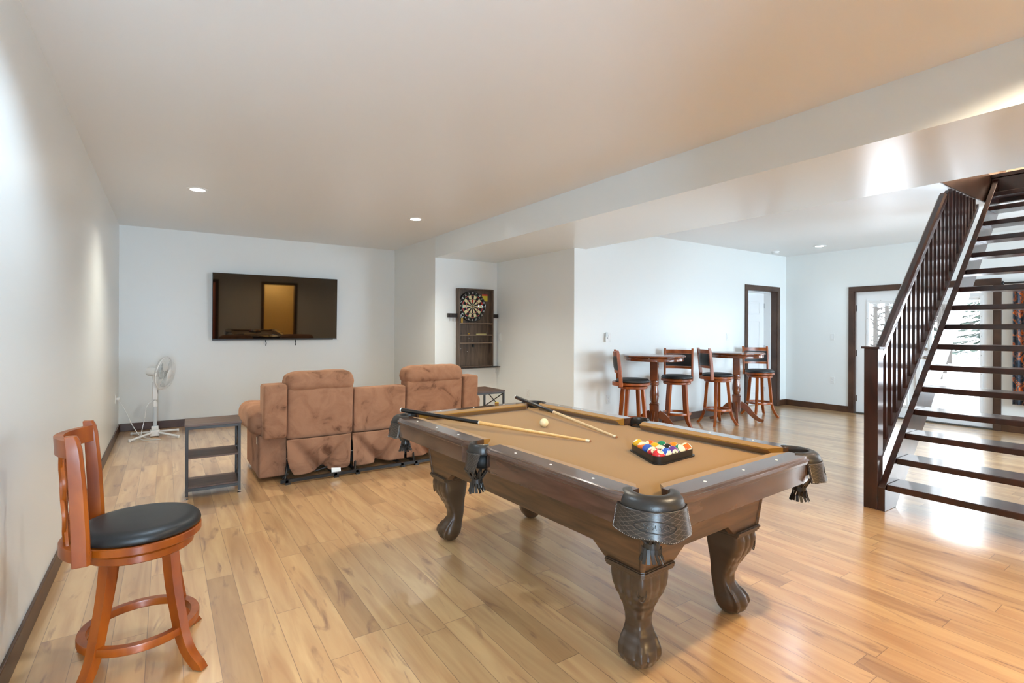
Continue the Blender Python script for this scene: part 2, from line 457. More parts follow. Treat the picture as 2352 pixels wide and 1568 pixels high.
# baseboards
BH, BT = .105, .014
def bb(name, segs):
    bm = BM()
    for s in segs: box(bm, s[0], s[1], 0, s[2], s[3], BH)
    struct(name, bm, BASEB, bevel=.004)
bb('baseboard_left', [(XL, YF, XL+BT, YT)])
bb('baseboard_back', [(XL+BT, YT-BT, XB, YT)])
bb('baseboard_chase', [(XB-BT, YN-BT, XB, YT-BT), (XB, YN-BT, XN, YN)])
bb('baseboard_niche', [(XN-BT, YC-BT, XN, YN-BT)])
bb('baseboard_far', [(XN, YC-BT, DX0-.08, YC), (DX1+.08, YC-BT, XR-BT, YC)])
bb('baseboard_right', [(XR-BT, PY1+.08, XR, YC), (XR-BT, YF, XR, PY0-.08)])
bb('baseboard_front', [(XL+BT, YF, FD[0][0]-.08, YF+BT), (FD[0][1]+.08, YF, FD[1][0]-.08, YF+BT), (FD[1][1]+.08, YF, XR-BT, YF+BT)])

# inner door, ajar into the room beyond
def panel_door(bm, w, h, t):
    box(bm, 0, 0, 0, -w, t, h)
    for (u0, u1) in ((.12, w/2-.04), (w/2+.04, w-.12)):
        for (z0, z1) in ((.22, .82), (.98, 1.55), (1.66, 1.9)):
            for a, b, c, d in ((u0, z0, u1, z0+.02), (u0, z1-.02, u1, z1), (u0, z0, u0+.02, z1), (u1-.02, z0, u1, z1)):
                box(bm, -c, -.006, b, -a, .0, d)
            box(bm, -u1+.04, -.004, z0+.04, -u0-.04, 0, z1-.04)
bm = BM(); panel_door(bm, DX1-DX0-.04, DZ-.03, .035)
d1 = struct('door_1', bm, DOORW, bevel=.002, loc=(DX1-.02, YC+WT-.015, .008), rot=(0, 0, R(-9)))
bm = BM()
for z in (.28, 1.05, 1.82):
    box(bm, -.012, -.016, z-.045, .016, -.001, z+.045)
    lathe(bm, [(.008, -.05), (.008, .05)], (0, -.014, z), 10)
struct('hinge', bm, CHROME, d1)
bm = BM(); box(bm, DX0+.012, YC+.10, 0, DX0+.03, YC+WT, DZ-.014); box(bm, DX1-.03, YC+.10, 0, DX1-.012, YC+WT, DZ-.014); box(bm, DX0, YC+.10, DZ-.03, DX1, YC+WT, DZ-.012)
struct('trim_8', bm, DOORW)
bm = BM(); box(bm, DX0-.6, YC+1.5, 0, DX1+.6, YC+1.6, 2.6); box(bm, DX0-.6, YC+WT, 0, DX0-.5, YC+1.5, 2.6); box(bm, DX1+.5, YC+WT, 0, DX1+.6, YC+1.5, 2.6); box(bm, DX0-.6, YC+WT, 2.5, DX1+.6, YC+1.6, 2.6); box(bm, DX0-.6, YC+WT, -.1, DX1+.6, YC+1.6, -.001)
struct('wall_closet', bm, PAINT)

# patio doors: two white leaves with a tall lite each
def patio_leaf(name, y0, y1, gy0, gy1):
    gz0, gz1 = .22, 1.85; x0, x1 = XR+.05, XR+.095
    bm = BM()
    box(bm, x0, y0, .02, x1, gy0, PZ-.008); box(bm, x0, gy1, .02, x1, y1, PZ-.008)
    box(bm, x0, gy0, .02, x1, gy1, gz0); box(bm, x0, gy0, gz1, x1, gy1, PZ-.008)
    d = struct(name, bm, DOORW)
    bm = BM()       # raised lite frame
    w = .035
    for a, b, c, e in ((gy0-w, gz0-w, gy1+w, gz0), (gy0-w, gz1, gy1+w, gz1+w), (gy0-w, gz0, gy0, gz1), (gy1, gz0, gy1+w, gz1)):
        box(bm, x0-.012, a, b, x0, c, e)
    struct('lite_frame', bm, DOORW, d, bevel=.003)
    struct('pane', bx(x0+.02, gy0-.01, gz0-.01, x0+.024, gy1+.01, gz1+.01), GLASS, d)
    bm = BM()
    for k in range(6): box(bm, x0+.006, gy0+.01, gz1-.012-k*.012, x0+.02, gy1-.01, gz1-.005-k*.012)
    box(bm, x0+.004, gy0+.003, gz1-.028, x0+.018, gy1-.003, gz1)
    struct('blind', bm, WHITEP, d)
    bm = BM()
    for z in (gz0-w/2, gz1+w/2):
        for k in range(4): lathe(bm, [(.004, 0), (.004, .002)], (0, 0, 0), 8, Matrix.Translation((x0-.012, gy0+(gy1-gy0)*k/3, z)) @ Matrix.Rotation(-PI/2, 4, 'Y'))
    for y in (gy0-w/2, gy1+w/2):
        for k in range(1, 6): lathe(bm, [(.004, 0), (.004, .002)], (0, 0, 0), 8, Matrix.Translation((x0-.012, y, gz0+(gz1-gz0)*k/6)) @ Matrix.Rotation(-PI/2, 4, 'Y'))
    struct('screw_cover', bm, mat('screw_grey', (120, 122, 124), .4), d)
    return d
ym = (PY0+PY1)/2
dl = patio_leaf('door_2', ym+.012, PY1-.013, ym+.16, PY1-.20)
dr = patio_leaf('door_3', PY0+.013, ym-.012, PY0+.16, ym-.17)
bm = BM(); box(bm, XR+.03, ym-.03, .02, XR+.05, ym+.03, PZ-.02)
struct('astragal', bm, DOORW, dr)
bm = BM(); tube(bm, [(XR+.05, ym-.09, .97), (XR+.0, ym-.09, .97), (XR-.005, ym-.17, .97)], .009, 8); lathe(bm, [(.027, 0), (.027, .012)], (0, 0, 0), 20, Matrix.Translation((XR+.05, ym-.09, .97)) @ Matrix.Rotation(-PI/2, 4, 'Y')); lathe(bm, [(.027, 0), (.024, .02)], (0, 0, 0), 20, Matrix.Translation((XR+.05, ym-.09, 1.1)) @ Matrix.Rotation(-PI/2, 4, 'Y'))
struct('door_handle', bm, CHROME, dr, smooth=.7)
bm = BM()
for z in (.25, 1.0, 1.75): box(bm, XR+.035, PY1-.03, z-.05, XR+.05, PY1-.012, z+.05)
struct('hinge', bm, CHROME, dl)
struct('trim_9', bx(XR-.005, PY0, 0, XR+.14, PY1, .018), mat('threshold_metal', (70, 66, 60), .5))

# stairwell lining and the floor above
struct('trim_10', bx(XS+.002, OY-.012, ZC-.004, OX, OY, 3.06), TRIM)
UPW = paint_mat('upper_paint', (230, 218, 206))
bm = BM()
box(bm, XS-.6, OY, 3.05, OX+2.4, OY+.12, 5.3); box(bm, XS-.6, .48, 3.04, OX+2.4, .6, 5.3); box(bm, XS-.72, .48, 3.04, XS-.6, OY+.12, 5.3); box(bm, OX+2.3, .48, 3.04, OX+2.4, OY+.12, 5.3); box(bm, XS-.72, .48, 5.3, OX+2.4, OY+.12, 5.4)
struct('wall_upstairs', bm, UPW)
struct('trim_11', bx(OX+.35, OY-.05, 3.04, OX+.42, OY, 5.0), DOORW)
struct('wall_stairside', bx(XS+.0, .50, ZC+.002, OX, .60, 3.06), PAINT)
struct('floor_upstairs', bx(OX, .6, ZC+.301, OX+2.3, OY, 3.055), FLOORM)

# ------------------------------------------------------------------ recessed lights, smoke detector
def can_light(x, y, z, label, power, color, group=None, spot=R(128)):
    t = thing('recessed_ceiling_light', label, 'ceiling light', (x, y, z), 0, group)
    bm = BM(); lathe(bm, [(.095, 0), (.095, -.004), (.088, -.008), (.066, -.006), (.062, -.001), (.062, 0)], (0, 0, 0), 40, cap=False); obj('trim_ring', bm, WHITEP, t, smooth=.6)
    bm = BM(); lathe(bm, [(.062, -.001), (.062, -.003), (.03, -.006)], (0, 0, 0), 40); obj('lens', bm, EMIT, t, smooth=.6)
    l = bpy.data.lights.new('downlight_and_fill', 'SPOT'); l.energy = power; l.color = color; l.spot_size = spot; l.spot_blend = 1; l.shadow_soft_size = .06
    o = bpy.data.objects.new('downlight_and_fill', l); COL.objects.link(o); o.location = (x, y, z-.02); o['kind'] = 'helper'
    return t
def bare_light(x, y, z, power, color, name='downlight_and_fill'):  # spot without a fixture, for added fill and the warm lamps
    l = bpy.data.lights.new(name, 'SPOT'); l.energy = power; l.color = color; l.spot_size = R(150); l.spot_blend = .6; l.shadow_soft_size = .06
    o = bpy.data.objects.new(name, l); COL.objects.link(o); o.location = (x, y, z-.02)
NEUT = (1.0, .96, .82); COOL = (.74, .94, 1.12); WARM = (1, .84, .62)
can_light(.261, 5.934, ZC, 'white recessed ceiling light nearest the left wall, in front of the television', 98, NEUT)
can_light(2.578, 5.967, ZC, 'white recessed ceiling light close to the beam, above the right end of the sofa', 122, NEUT)
can_light(8.777, 4.106, ZC, 'white recessed ceiling light beyond the stairs, near the patio doors', 16, COOL)
t = thing('smoke_detector', 'round white smoke detector on the ceiling near the far corner', 'smoke detector', (8.755, 4.83, ZC))
bm = BM(); lathe(bm, [(.07, 0), (.07, -.012), (.062, -.016)], (0, 0, 0), 32); obj('mounting_plate', bm, WHITEP, t, smooth=.6)
bm = BM(); lathe(bm, [(.058, -.0161), (.056, -.034), (.04, -.042), (.012, -.044)], (0, 0, 0), 32); obj('cover', bm, WHITEP, t, smooth=.6)

# ------------------------------------------------------------------ wall plates
def plate(name, label, cat, origin, nrm, kind):
    """nrm: direction out of the wall"""
    n = Vector(nrm); u = Vector((0, 0, 1)).cross(n); M = basis(u, (0, 0, 1), n, origin)
    t = thing(name, label, cat, origin)
    L = Matrix.Translation(-Vector(origin)) @ M
    wd = .058 if kind == 'double' else .035
    obj('cover_plate', bx(-wd, -.0575, 0, wd, .0575, .006, M=L), PLATE, t, bevel=.002)
    bm = BM()
    if kind == 'outlet':
        for z in (-.02, .02):
            bm = BM(); box(bm, -.016, z-.014, .006, .016, z+.014, .009, M=L)
            for x in (-.007, .005): box(bm, x, z-.002, .009, x+.002, z+.007, .0095, M=L, mi=1)
            box(bm, -.002, z-.01, .009, .002, z-.006, .0095, M=L, mi=1)
            obj('receptacle', bm, [WHITEP, BLACKM], t)
    else:
        for xx in ((-.023, .023) if kind == 'double' else (0,)):
            obj('rocker', bx(xx-.016, -.033, .006, xx+.016, .033, .010, M=L), WHITEP, t, bevel=.0015)
        if kind == 'dimmer': obj('slider', bx(-.004, -.012, .010, .006, -.004, .016, M=L), PLATE, t)
    return t, L
plate('outlet', 'white wall outlet low on the narrow recess wall, behind the pool table', 'outlet', (XN, 6.07, .453), (-1, 0, 0), 'outlet')
plate('light_switch', 'white wall switch on the recess wall, right of the dartboard cabinet', 'switch', (XN, 6.84, 1.262), (-1, 0, 0), 'single')
tt, L = plate('light_switch', 'white double wall switch above the first pair of bar stools', 'switch', (4.985, YC, 1.272), (0, -1, 0), 'double')
rc = thing('fan_remote', 'small white remote in its wall holder on the left of the double switch', 'remote control', (4.945, YC-.012, 1.285))
obj('holder', bx(-.024, -.022, -.075, .024, 0.004, .0), WHITEP, rc, bevel=.004)
obj('handset', bx(-.02, -.018, -.055, .02, -.004, .055), mat('remote_grey', (205, 214, 216), .35), rc, bevel=.006)
obj('button', bx(-.008, -.0235, -.03, .008, -.021, -.012), mat('remote_button', (120, 128, 130), .4), rc)
plate('outlet', 'white wall outlet below the double switch, beside the first bar stool', 'outlet', (4.995, YC, .432), (0, -1, 0), 'outlet')
plate('dimmer_switch', 'white dimmer switch on the wall left of the open inner door', 'switch', (7.72, YC, 1.268), (0, -1, 0), 'dimmer')
plate('light_switch', 'white wall switch between the inner door and the patio doors', 'switch', (XR, 4.255, 1.265), (-1, 0, 0), 'single')
plate('outlet', 'white wall outlet between the inner door and the patio doors', 'outlet', (XR, 4.253, .52), (-1, 0, 0), 'outlet')
plate('outlet', 'white wall outlet on the left wall behind the standing fan', 'outlet', (XL, 8.0, .50), (1, 0, 0), 'outlet')

# ------------------------------------------------------------------ television
SCREEN = mat('tv_screen', (7, 6, 6), .03); _b = SCREEN.node_tree.nodes['Principled BSDF']; _b.inputs['IOR'].default_value = 1.72; _b.inputs['Specular Tint'].default_value = (1, .84, .66, 1)
tv = thing('television', 'large flat black wall-mounted television above the standing fan and sofa', 'television', (1.425, YT-.03, 1.203))
TW, TH, TA = .871, .97, R(2.2)
M = Matrix.Translation((0, -.055, 0)) @ Matrix.Rotation(TA, 4, 'X')
obj('bezel', bx(-TW, 0, 0, TW, .028, TH, M=M), mat('tv_bezel', (24, 24, 25), .35), tv, bevel=.003)
obj('screen', bx(-TW+.006, -.0015, .024, TW-.006, -.0003, TH-.006, M=M), SCREEN, tv)
obj('rear_housing', bx(-TW*.8, .028, .08, TW*.8, .05, TH*.6, M=M), BLACKM, tv, bevel=.01)
for x in (-.2, .2): obj('wall_bracket', bx(x-.03, .04, .12, x+.03, .085, .5), BLACKM, tv)
for x in (-.165, .255):
    bm = BM(); tube(bm, smoothpath([(x, -.02, .02), (x-.004, -.022, -.02), (x+.004, -.02, -.045), (x-.002, -.021, -.085)], 4), .0065, 8); obj('pull_cord', bm, BLACKM, tv, smooth=.8)
obj('badge', bx(TW-.06, -.003, .006, TW-.012, -.0005, .014, M=M), CHROME, tv)

# ------------------------------------------------------------------ dartboard cabinet
CABW = wood('dark_oak_board', (72, 58, 47), (104, 86, 71), (30, 30, 3), .5); SHELFW = wood('oak_shelf_edge', (104, 86, 70), (136, 116, 98), (3, 30, 30), .5)
CX0, CX1, CZ0, CZ1, CD = 3.652, 4.262, .80, 1.998, .10
cab = thing('dartboard_cabinet', 'tall open dark wood dartboard cabinet hung in the wall recess', 'cabinet', (CX0, YN, CZ0))
w, h = CX1-CX0, CZ1-CZ0
obj('back_panel', bx(0, -.012, 0, w, 0, h), CABW, cab)
for x in (0, w-.018): obj('side_panel', bx(x, -CD, 0, x+.018, -.012, h), CABW, cab, bevel=.001)
obj('top_panel', bx(.018, -CD, h-.018, w-.018, -.012, h), CABW, cab)
obj('bottom_panel', bx(.018, -CD, 0, w-.018, -.012, .018), CABW, cab)
SZ = [.657, .478, .358]
for i, z in enumerate(SZ): obj('shelf', bx(.018, -CD+.002, z, w-.018, -.012, z+.016), SHELFW, cab)
obj('coat_hook', bx(.27, -.035, .30, .305, -.0125, .345), BLACKM, cab, bevel=.006)
for x, z in ((.22, .44), (.285, .40), (.10, .32), (.08, .28), (.19, .235), (.54, .53)):
    bm = BM(); lathe(bm, [(.004, 0), (.003, .002)], (0, 0, 0), 8, Matrix.Translation((x, -.0121, z)) @ Matrix.Rotation(PI/2, 4, 'X')); obj('nail', bm, PEARL, cab)
# dartboard
DBX, DBZ, DBR = 3.908, 1.727, .235
CREAM = mat('dart_cream', (214, 200, 158), .8); DBLK = mat('dart_black', (22, 21, 20), .8); DRED = mat('dart_red', (196, 42, 40), .7); DGRN = mat('dart_green', (40, 110, 56), .7)
db = thing('dartboard', 'round dartboard with cream and black wedges inside the dark cabinet', 'dartboard', (DBX, YN-.055, DBZ))
MY = Matrix.Rotation(PI/2, 4, 'X')
bm = BM(); lathe(bm, [(DBR, -.04), (DBR, -.002), (DBR-.004, 0), (.02, 0)], (0, 0, 0), 60, MY); obj('board', bm, DBLK, db, smooth=.6)
bm = BM()
rad = [0.0065, .0165, .10, .109, .161, .171]
k = DBR/.2255
def wedge(r0, r1, a0, a1, mi):
    n = 4; vs = []
    for j in range(n+1):
        a = a0+(a1-a0)*j/n; vs.append((bm.verts.new((r0*k*sin(a), -.0012, r0*k*cos(a))), bm.verts.new((r1*k*sin(a), -.0012, r1*k*cos(a)))))
    for j in range(n): bm.faces.new((vs[j][0], vs[j+1][0], vs[j+1][1], vs[j][1])).material_index = mi
for s in range(20):
    a0, a1 = R(18*s-9), R(18*s+9); dk = s % 2 == 0
    wedge(rad[1], rad[2], a0, a1, 1 if dk else 0); wedge(rad[3], rad[4], a0, a1, 1 if dk else 0)
    wedge(rad[2], rad[3], a0, a1, 2 if dk else 3); wedge(rad[4], rad[5], a0, a1, 2 if dk else 3)
    wedge(rad[0], rad[1], a0, a1, 3)
    wedge(0.0001, rad[0], a0, a1, 2)
obj('scoring_face', bm, [CREAM, DBLK, DRED, DGRN], db)
bm = BM()
for r in (.0165, .10, .109, .161, .171): tube(bm, [(r*k*sin(R(6*i)), -.0015, r*k*cos(R(6*i))) for i in range(60)], .0009, 6, closed=True)
for s in range(20):
    a = R(18*s-9); tube(bm, [(.0165*k*sin(a), -.0015, .0165*k*cos(a)), (.175*k*sin(a), -.0015, .175*k*cos(a))], .0009, 5)
tube(bm, [(.215*k*sin(R(6*i)), -.003, .215*k*cos(R(6*i))) for i in range(60)], .0014, 6, closed=True)
obj('wire_spider', bm, CHROME, db)
bm = BM()
for s, n in enumerate((20, 1, 18, 4, 13, 6, 10, 15, 2, 17, 3, 19, 7, 16, 8, 11, 14, 9, 12, 5)):
    a = R(18*s); r = .197*k
    M = Matrix.Translation((r*sin(a), -.0016, r*cos(a))) @ Matrix.Rotation(a, 4, 'Y') @ Matrix.Rotation(PI/2, 4, 'X')
    obj('number', text_bm(str(n), .036, M), WHITEP, db)
# darts
FLR = mat('dart_flight_red', (206, 50, 40), .5); FLW = mat('dart_flight_silver', (205, 210, 214), .4); BRASS = mat('brass', (190, 150, 70), .3, metal=1)
def dart(loc, d, m, label, group=None):
    d = Vector(d).normalized(); a, b = frame(d); M = basis(a, b, d, (0, 0, 0))
    t = thing('dart', label, 'dart', loc, 0, group)
    bm = BM(); lathe(bm, [(.0006, 0), (.001, .028), (.0032, .032), (.0034, .075), (.002, .08)], (0, 0, 0), 10, M); obj('barrel', bm, BRASS, t, smooth=.6)
    bm = BM(); lathe(bm, [(.002, .0801), (.002, .135)], (0, 0, 0), 8, M); obj('shaft', bm, BLACKM, t)
    bm = BM()
    for q in range(4):
        Q = M @ Matrix.Rotation(q*PI/2, 4, 'Z')
        prism(bm, [(.002, .115), (.02, .125), (.02, .148), (.002, .155)], lambda x, y: Q @ Vector((x, -.0004, y)), lambda x, y: Q @ Vector((x, .0004, y)))
    obj('flight', bm, m, t)
    return t
dart((DBX+.075, YN-.058, DBZ+.045), (.1, -1, -.05), FLR, 'red-flighted dart stuck in the right side of the dartboard')
dart((DBX-.065, YN-.058, DBZ+.075), (-.1, -1, -.02), FLR, 'red-flighted dart stuck in the upper left of the dartboard')
# dart holders
def holder(x0, x1, label, n):
    t = thing('dart_holder', label, 'dart holder', ((x0+x1)/2, YN, 1.585))
    hw = (x1-x0)/2
    bm = bx(-hw, -.05, -.03, hw, 0, .03)
    for i in range(n): box(bm, -hw+(i+.5)*2*hw/n-.004, -.0508, -.018, -hw+(i+.5)*2*hw/n+.004, -.05, .018, mi=1)
    obj('holder_rail', bm, [mat('holder_dark', (44, 36, 32), .5), DARKIN], t)
    return t
holder(3.505, CX0-.002, 'dark dart holder strip on the left side of the dartboard cabinet', 6)
holder(CX1+.002, 4.382, 'dark dart holder strip on the right side of the dartboard cabinet', 5)
for i in range(5):
    bm = BM(); tube(bm, [(0, 0, 0), (0, -.004, -.055)], .0022, 6)
    o = obj('hanging_dart', bm, mat('tip_grey', (205, 200, 190), .4), None, loc=(3.53+i*.022, YN-.025, 1.553)); tag(o, 'thin pale dart point hanging below the left dart holder', 'dart', 'darts in the left holder')
sb = thing('dart_set', 'small cluster of silver dart flights at the left edge inside the cabinet', 'dart', (CX0+.058, YN-.085, CZ0+.6795))
bm = BM()
for a in range(5):
    for q in range(2):
        Q = Matrix.Translation((.012*cos(a*1.3), -.006*a+.01, .10+.012*sin(a*1.7))) @ Matrix.Rotation(a*.8+q*PI/2, 4, 'Y')
        box(bm, -.02, -.0006, -.016, .02, .0006, .016, M=Q)
obj('flight', bm, FLW, sb)
bm = BM()
for a in range(3): lathe(bm, [(.004, 0), (.005, .07), (.002, .1)], (-.012+a*.012, 0, -.004), 10)
obj('barrel', bm, BRASS, sb, smooth=.6)
for x, lab in ((.025, 'short pale wooden peg standing left on the upper cabinet shelf'), (.062, 'thicker pale wooden peg standing on the upper cabinet shelf under the dartboard')):
    bm = BM(); lathe(bm, [(.008, 0), (.010, .01), (.010, .06), (.006, .068)], (0, 0, 0), 14)
    tag(obj('wooden_peg', bm, mat('peg_wood', (190, 160, 116), .6), None, smooth=.6, loc=(CX0+.018+x*.9, YN-.045 - (.02 if x > .03 else 0), CZ0+SZ[0]+.014)), lab, 'peg')
nt_ = thing('note', 'yellow note with a red header pinned in the top right corner of the cabinet', 'note', (CX0+.50, YN-.0125, CZ0+1.07))
obj('sheet', bx(-.05, -.001, -.055, .05, 0, .055), mat('note_yellow', (206, 190, 60), .7), nt_)
obj('header', bx(-.05, -.0014, .03, .05, -.0011, .055), mat('note_red', (214, 70, 60), .7), nt_)
CHY = mat('chalk_stick', (212, 200, 140), .8)
bm = BM(); tube(bm, [(-.09, 0, 0), (.09, 0, 0)], .008, 10); tag(obj('chalk_stick', bm, CHY, None, smooth=.8, loc=(CX0+.415, YN-.05, CZ0+SZ[1]+.023)), 'long pale yellow stick lying on the middle cabinet shelf', 'chalk')
def chalk_cube(loc, rot, label):
    t = thing('chalk_cube', label, 'chalk', loc, rot)
    obj('block', bx(-.011, -.011, 0, .011, .011, .021), mat('chalk_gold', (190, 160, 60), .7), t, bevel=.001)
    obj('wrapper', bx(-.0114, -.0114, .003, .0114, .0114, .014), mat('chalk_wrapper', (150, 92, 40), .5), t)
    return t
chalk_cube((CX0+.20, YN-.05, CZ0+SZ[1]+.014), .3, 'gold chalk cube on the middle shelf of the dartboard cabinet')
lg = thing('ledge_shelf', 'thin dark ledge board along the recess wall under the dartboard cabinet', 'shelf', (XB, YN, .795))
obj('board', bx(.004, -.12, -.014, XN-XB-.004, 0, 0), mat('ledge_dark', (40, 32, 28), .5), lg, bevel=.002)
for x in (.3, XN-XB-.012):
    bm = BM(); prism(bm, [(0, -.014), (-.10, -.014), (0, -.12)], lambda a, b: (x-.008, a, b), lambda a, b: (x+.008, a, b)); obj('bracket', bm, PAINT, lg)
# the two lights above are built; now the furniture
# ------------------------------------------------------------------ pool table
PT = thing('pool_table', 'walnut pool table with camel felt, leather pockets and carved claw feet', 'pool table', (1.92, 2.245, 0), R(2.5))
HX, HY = .648, 1.095
BED = .757
PCX, PCY, PSX = .529, .985, .612
def arc(cx_, cy_, r, a0, a1, n):
    return [(cx_+r*cos(a0+(a1-a0)*i/n), cy_+r*sin(a0+(a1-a0)*i/n)) for i in range(n+1)]
# bed with pocket cut-outs
pr = .055; PC_ = .04
bx0, by0 = .56, 1.0
outl = []
outl += [(-bx0, -by0+.09)] ; outl += [(-PCX-PC_+pr*cos(R(a)), -PCY-PC_+pr*sin(R(a))) for a in (100, 80, 60, 45, 30, 10, -10)]
outl += [(PCX+PC_+pr*cos(R(a)), -PCY-PC_+pr*sin(R(a))) for a in (190, 170, 150, 135, 120, 100, 80)]
outl += [(PSX+.068*cos(R(a)), .068*sin(R(a))) for a in (220, 200, 180, 160, 140)]
outl += [(PCX+PC_+pr*cos(R(a)), PCY+PC_+pr*sin(R(a))) for a in (280, 260, 240, 225, 210, 190, 170)]
outl += [(-PCX-PC_+pr*cos(R(a)), PCY+PC_+pr*sin(R(a))) for a in (10, -10, -30, -45, -60, -80, -100)]
outl += [(-PSX+.068*cos(R(a)), .068*sin(R(a))) for a in (40, 20, 0, -20, -40)]
bm = BM(); prism(bm, outl, lambda a, b: (a, b, BED), lambda a, b: (a, b, BED-.03)); obj('playing_bed', bm, FELT, PT)
# aprons
AX, AY, AZ0, AZ1, AZT = .425, .865, .43, .478, .745
def sl(z): return (z-AZ0)/(AZT-AZ0)*.035
def apron_side(axis, sgn, half, dist, mtl):
    poly = [(-1, AZT, 1), (-1, AZ0, 1), (-.0, AZ0, 2), (-.0, AZ1, 3), (0, AZ1, 4), (0, AZ0, 5), (1, AZ0, 1), (1, AZT, 1)]
    st0, st1 = half-.20, half-.262
    pts = [(-(half+sl(AZT)), AZT), (-half, AZ0), (-st0, AZ0), (-st1, AZ1), (st1, AZ1), (st0, AZ0), (half, AZ0), (half+sl(AZT), AZT)]
    bm = BM()
    if axis == 'x':
        prism(bm, pts, lambda a, b: (sgn*(dist+sl(b)), a, b), lambda a, b: (sgn*(dist+sl(b)-.024), a*.97, b))
    else:
        prism(bm, pts, lambda a, b: (a, sgn*(dist+sl(b)), b), lambda a, b: (a*.95, sgn*(dist+sl(b)-.024), b))
    obj('apron', bm, mtl, PT, bevel=.0015)
for s in (-1, 1):
    apron_side('x', s, AY, AX, WALNUT); apron_side('y', s, AX, AY, WALNUT_E)
bm = BM(); box(bm, -AX+.03, -AY+.03, .60, AX-.03, AY-.03, BED-.031); obj('slate_support', bm, DARKIN, PT)
bm = BM(); 
for s in (-1, 1):
    for q in (-1, 1):
        bm = BM(); tube(bm, [(s*(AX-.004), q*(AY-.004), AZ0), (s*(AX+.031), q*(AY+.031), AZT)], .011, 12); obj('corner_post', bm, WALNUT, PT, smooth=.8)
# rails: cross-section (outward distance, z)
RZ = .80
prof = [(-.008, .688), (-.008, .766), (0, .772), (0, .782), (-.006, .790), (-.010, .7905), (-.014, .797), (-.022, RZ), (-.105, RZ+.002), (-.105, .74), (-.06, .70), (-.03, .688)]
def rail(f, t0, t1, end0, end1, mtl):
    """f(o, t, z) -> point; rail between t0 and t1; end0/end1: how far the outer edge is drawn in at the ends"""
    bm = BM(); rings = []
    c = .055
    for t, dr in ((t0, end0), (t0+c, 0), (t1-c, 0), (t1, end1)):
        rings.append([Vector(f(min(o, -0.008 if z < .77 else 0)-(dr if o > -.03 else 0), t, z)) for o, z in prof])
    loft(bm, rings); obj('rail', bm, mtl, PT, smooth=.3)
    # sights
    for k_ in range(3):
        t = t0+(t1-t0)*(k_+.75)/3.5
        bm = BM(); lathe(bm, [(.006, -.001), (.006, .0006), (.005, .0009)], f(-.062, t, RZ+.0018), 14); obj('sight', bm, PEARL, PT)
def cushion(f, t0, t1, c0, c1):
    bm = BM(); rings = []
    cp = [(-.105, RZ+.0015), (-.158, RZ-.006), (-.160, RZ-.012), (-.128, BED+.0005), (-.105, BED+.0005)]
    for t, cc in ((t0, c0), (t1, -c1)):
        rings.append([Vector(f(o, t+cc*((-.105-o)/.055), z)) for o, z in cp])
    loft(bm, rings); obj('cushion', bm, FELT, PT, smooth=.5)
for s in (-1, 1):
    for q in (-1, 1):
        f = lambda o, t, z: (s*(HX+o), q*t, z)
        rail(f, .072, .943, .018, .010, RAILTOP); cushion(f, .075, .932, .018, .05)
    f = lambda o, t, z: (t, s*(HY+o), z)
    rail(f, -.475, .475, .010, .010, RAILTOP_E); cushion(f, -.462, .462, .05, .05)
# leg: carved cabriole with ball and claw
KEY = [(.425, .0, .178, 9), (.40, .0, .176, 8), (.375, .0, .180, 6), (.345, .0, .178, 5), (.31, .004, .166, 4.5), (.27, .01, .144, 4), (.23, .014, .124, 3.6), (.19, .016, .112, 3.4), (.16, .018, .112, 3.2), (.135, .02, .122, 3), (.11, .02, .142, 2.8), (.085, .018, .158, 2.5), (.06, .02, .164, 2.3), (.035, .028, .156, 2.1), (.015, .042, .138, 2), (.004, .058, .118, 2), (.0, .066, .108, 2)]
def keyv(z):
    for a, b in zip(KEY, KEY[1:]):
        if a[0] >= z >= b[0]:
            t = (a[0]-z)/(a[0]-b[0]+1e-9); t = t*t*(3-2*t)*.5+t*.5
            return [a[i]+(b[i]-a[i])*t for i in (1, 2, 3)]
    return KEY[-1][1:]
def make_leg_mesh():
    bm = BM(); rings = []; nz, na = 70, 96
    for i in range(nz+1):
        z = .425*(1-(i/nz)); lo, hi, n = keyv(z); c = (lo+hi)/2; h = (hi-lo)/2; ring = []
        for k_ in range(na):
            a = 2*PI*k_/na; ca, sa = cos(a), sin(a)
            rr = 1/((abs(ca)**n+abs(sa)**n)**(1/n))
            u, v = ca*rr, sa*rr
            m_ = 1.0
            ang = math.degrees(a) % 360
            # flutes on the two outer faces
            if z > .19:
                lim = .19+.05*abs(math.cos(math.radians((ang-45)*2)))
                depth = .045*max(0, min(1, (z-lim-.03)/.05))*max(0, min(1, (.415-z)/.015))
                if -45 < ((ang-45+180) % 360-180) < 45 or True:
                    w_ = (ang-45+180) % 360-180
                    if abs(w_) < 82: m_ -= depth*max(0, cos(w_/82*PI*5.5))**.6 if abs(w_) > 9 else 0
                    if abs(w_) <= 9: m_ += .02*max(0, min(1, (z-.24)/.04))*max(0, min(1, (.40-z)/.03))
            # claw ridges below
            if z < .17:
                g = max(0, min(1, (.17-z)/.05))*max(0, min(1, (z-.004)/.03))
                for c0 in (45, -38, 128):
                    w_ = (ang-c0+180) % 360-180
                    m_ += .17*g*math.exp(-(w_/8)**2)
                for c0 in (3, 87):
                    w_ = (ang-c0+180) % 360-180
                    g2 = max(0, 1-((z-.05)/.045)**2)
                    m_ += .085*g2*max(0, 1-(w_/24)**2)
                    if abs(abs(w_)-24) < 3: m_ -= .03*g2
            ring.append(Vector((c+u*h*m_, c+v*h*m_, z)))
        rings.append(ring)
    loft(bm, rings); return bm
first = None
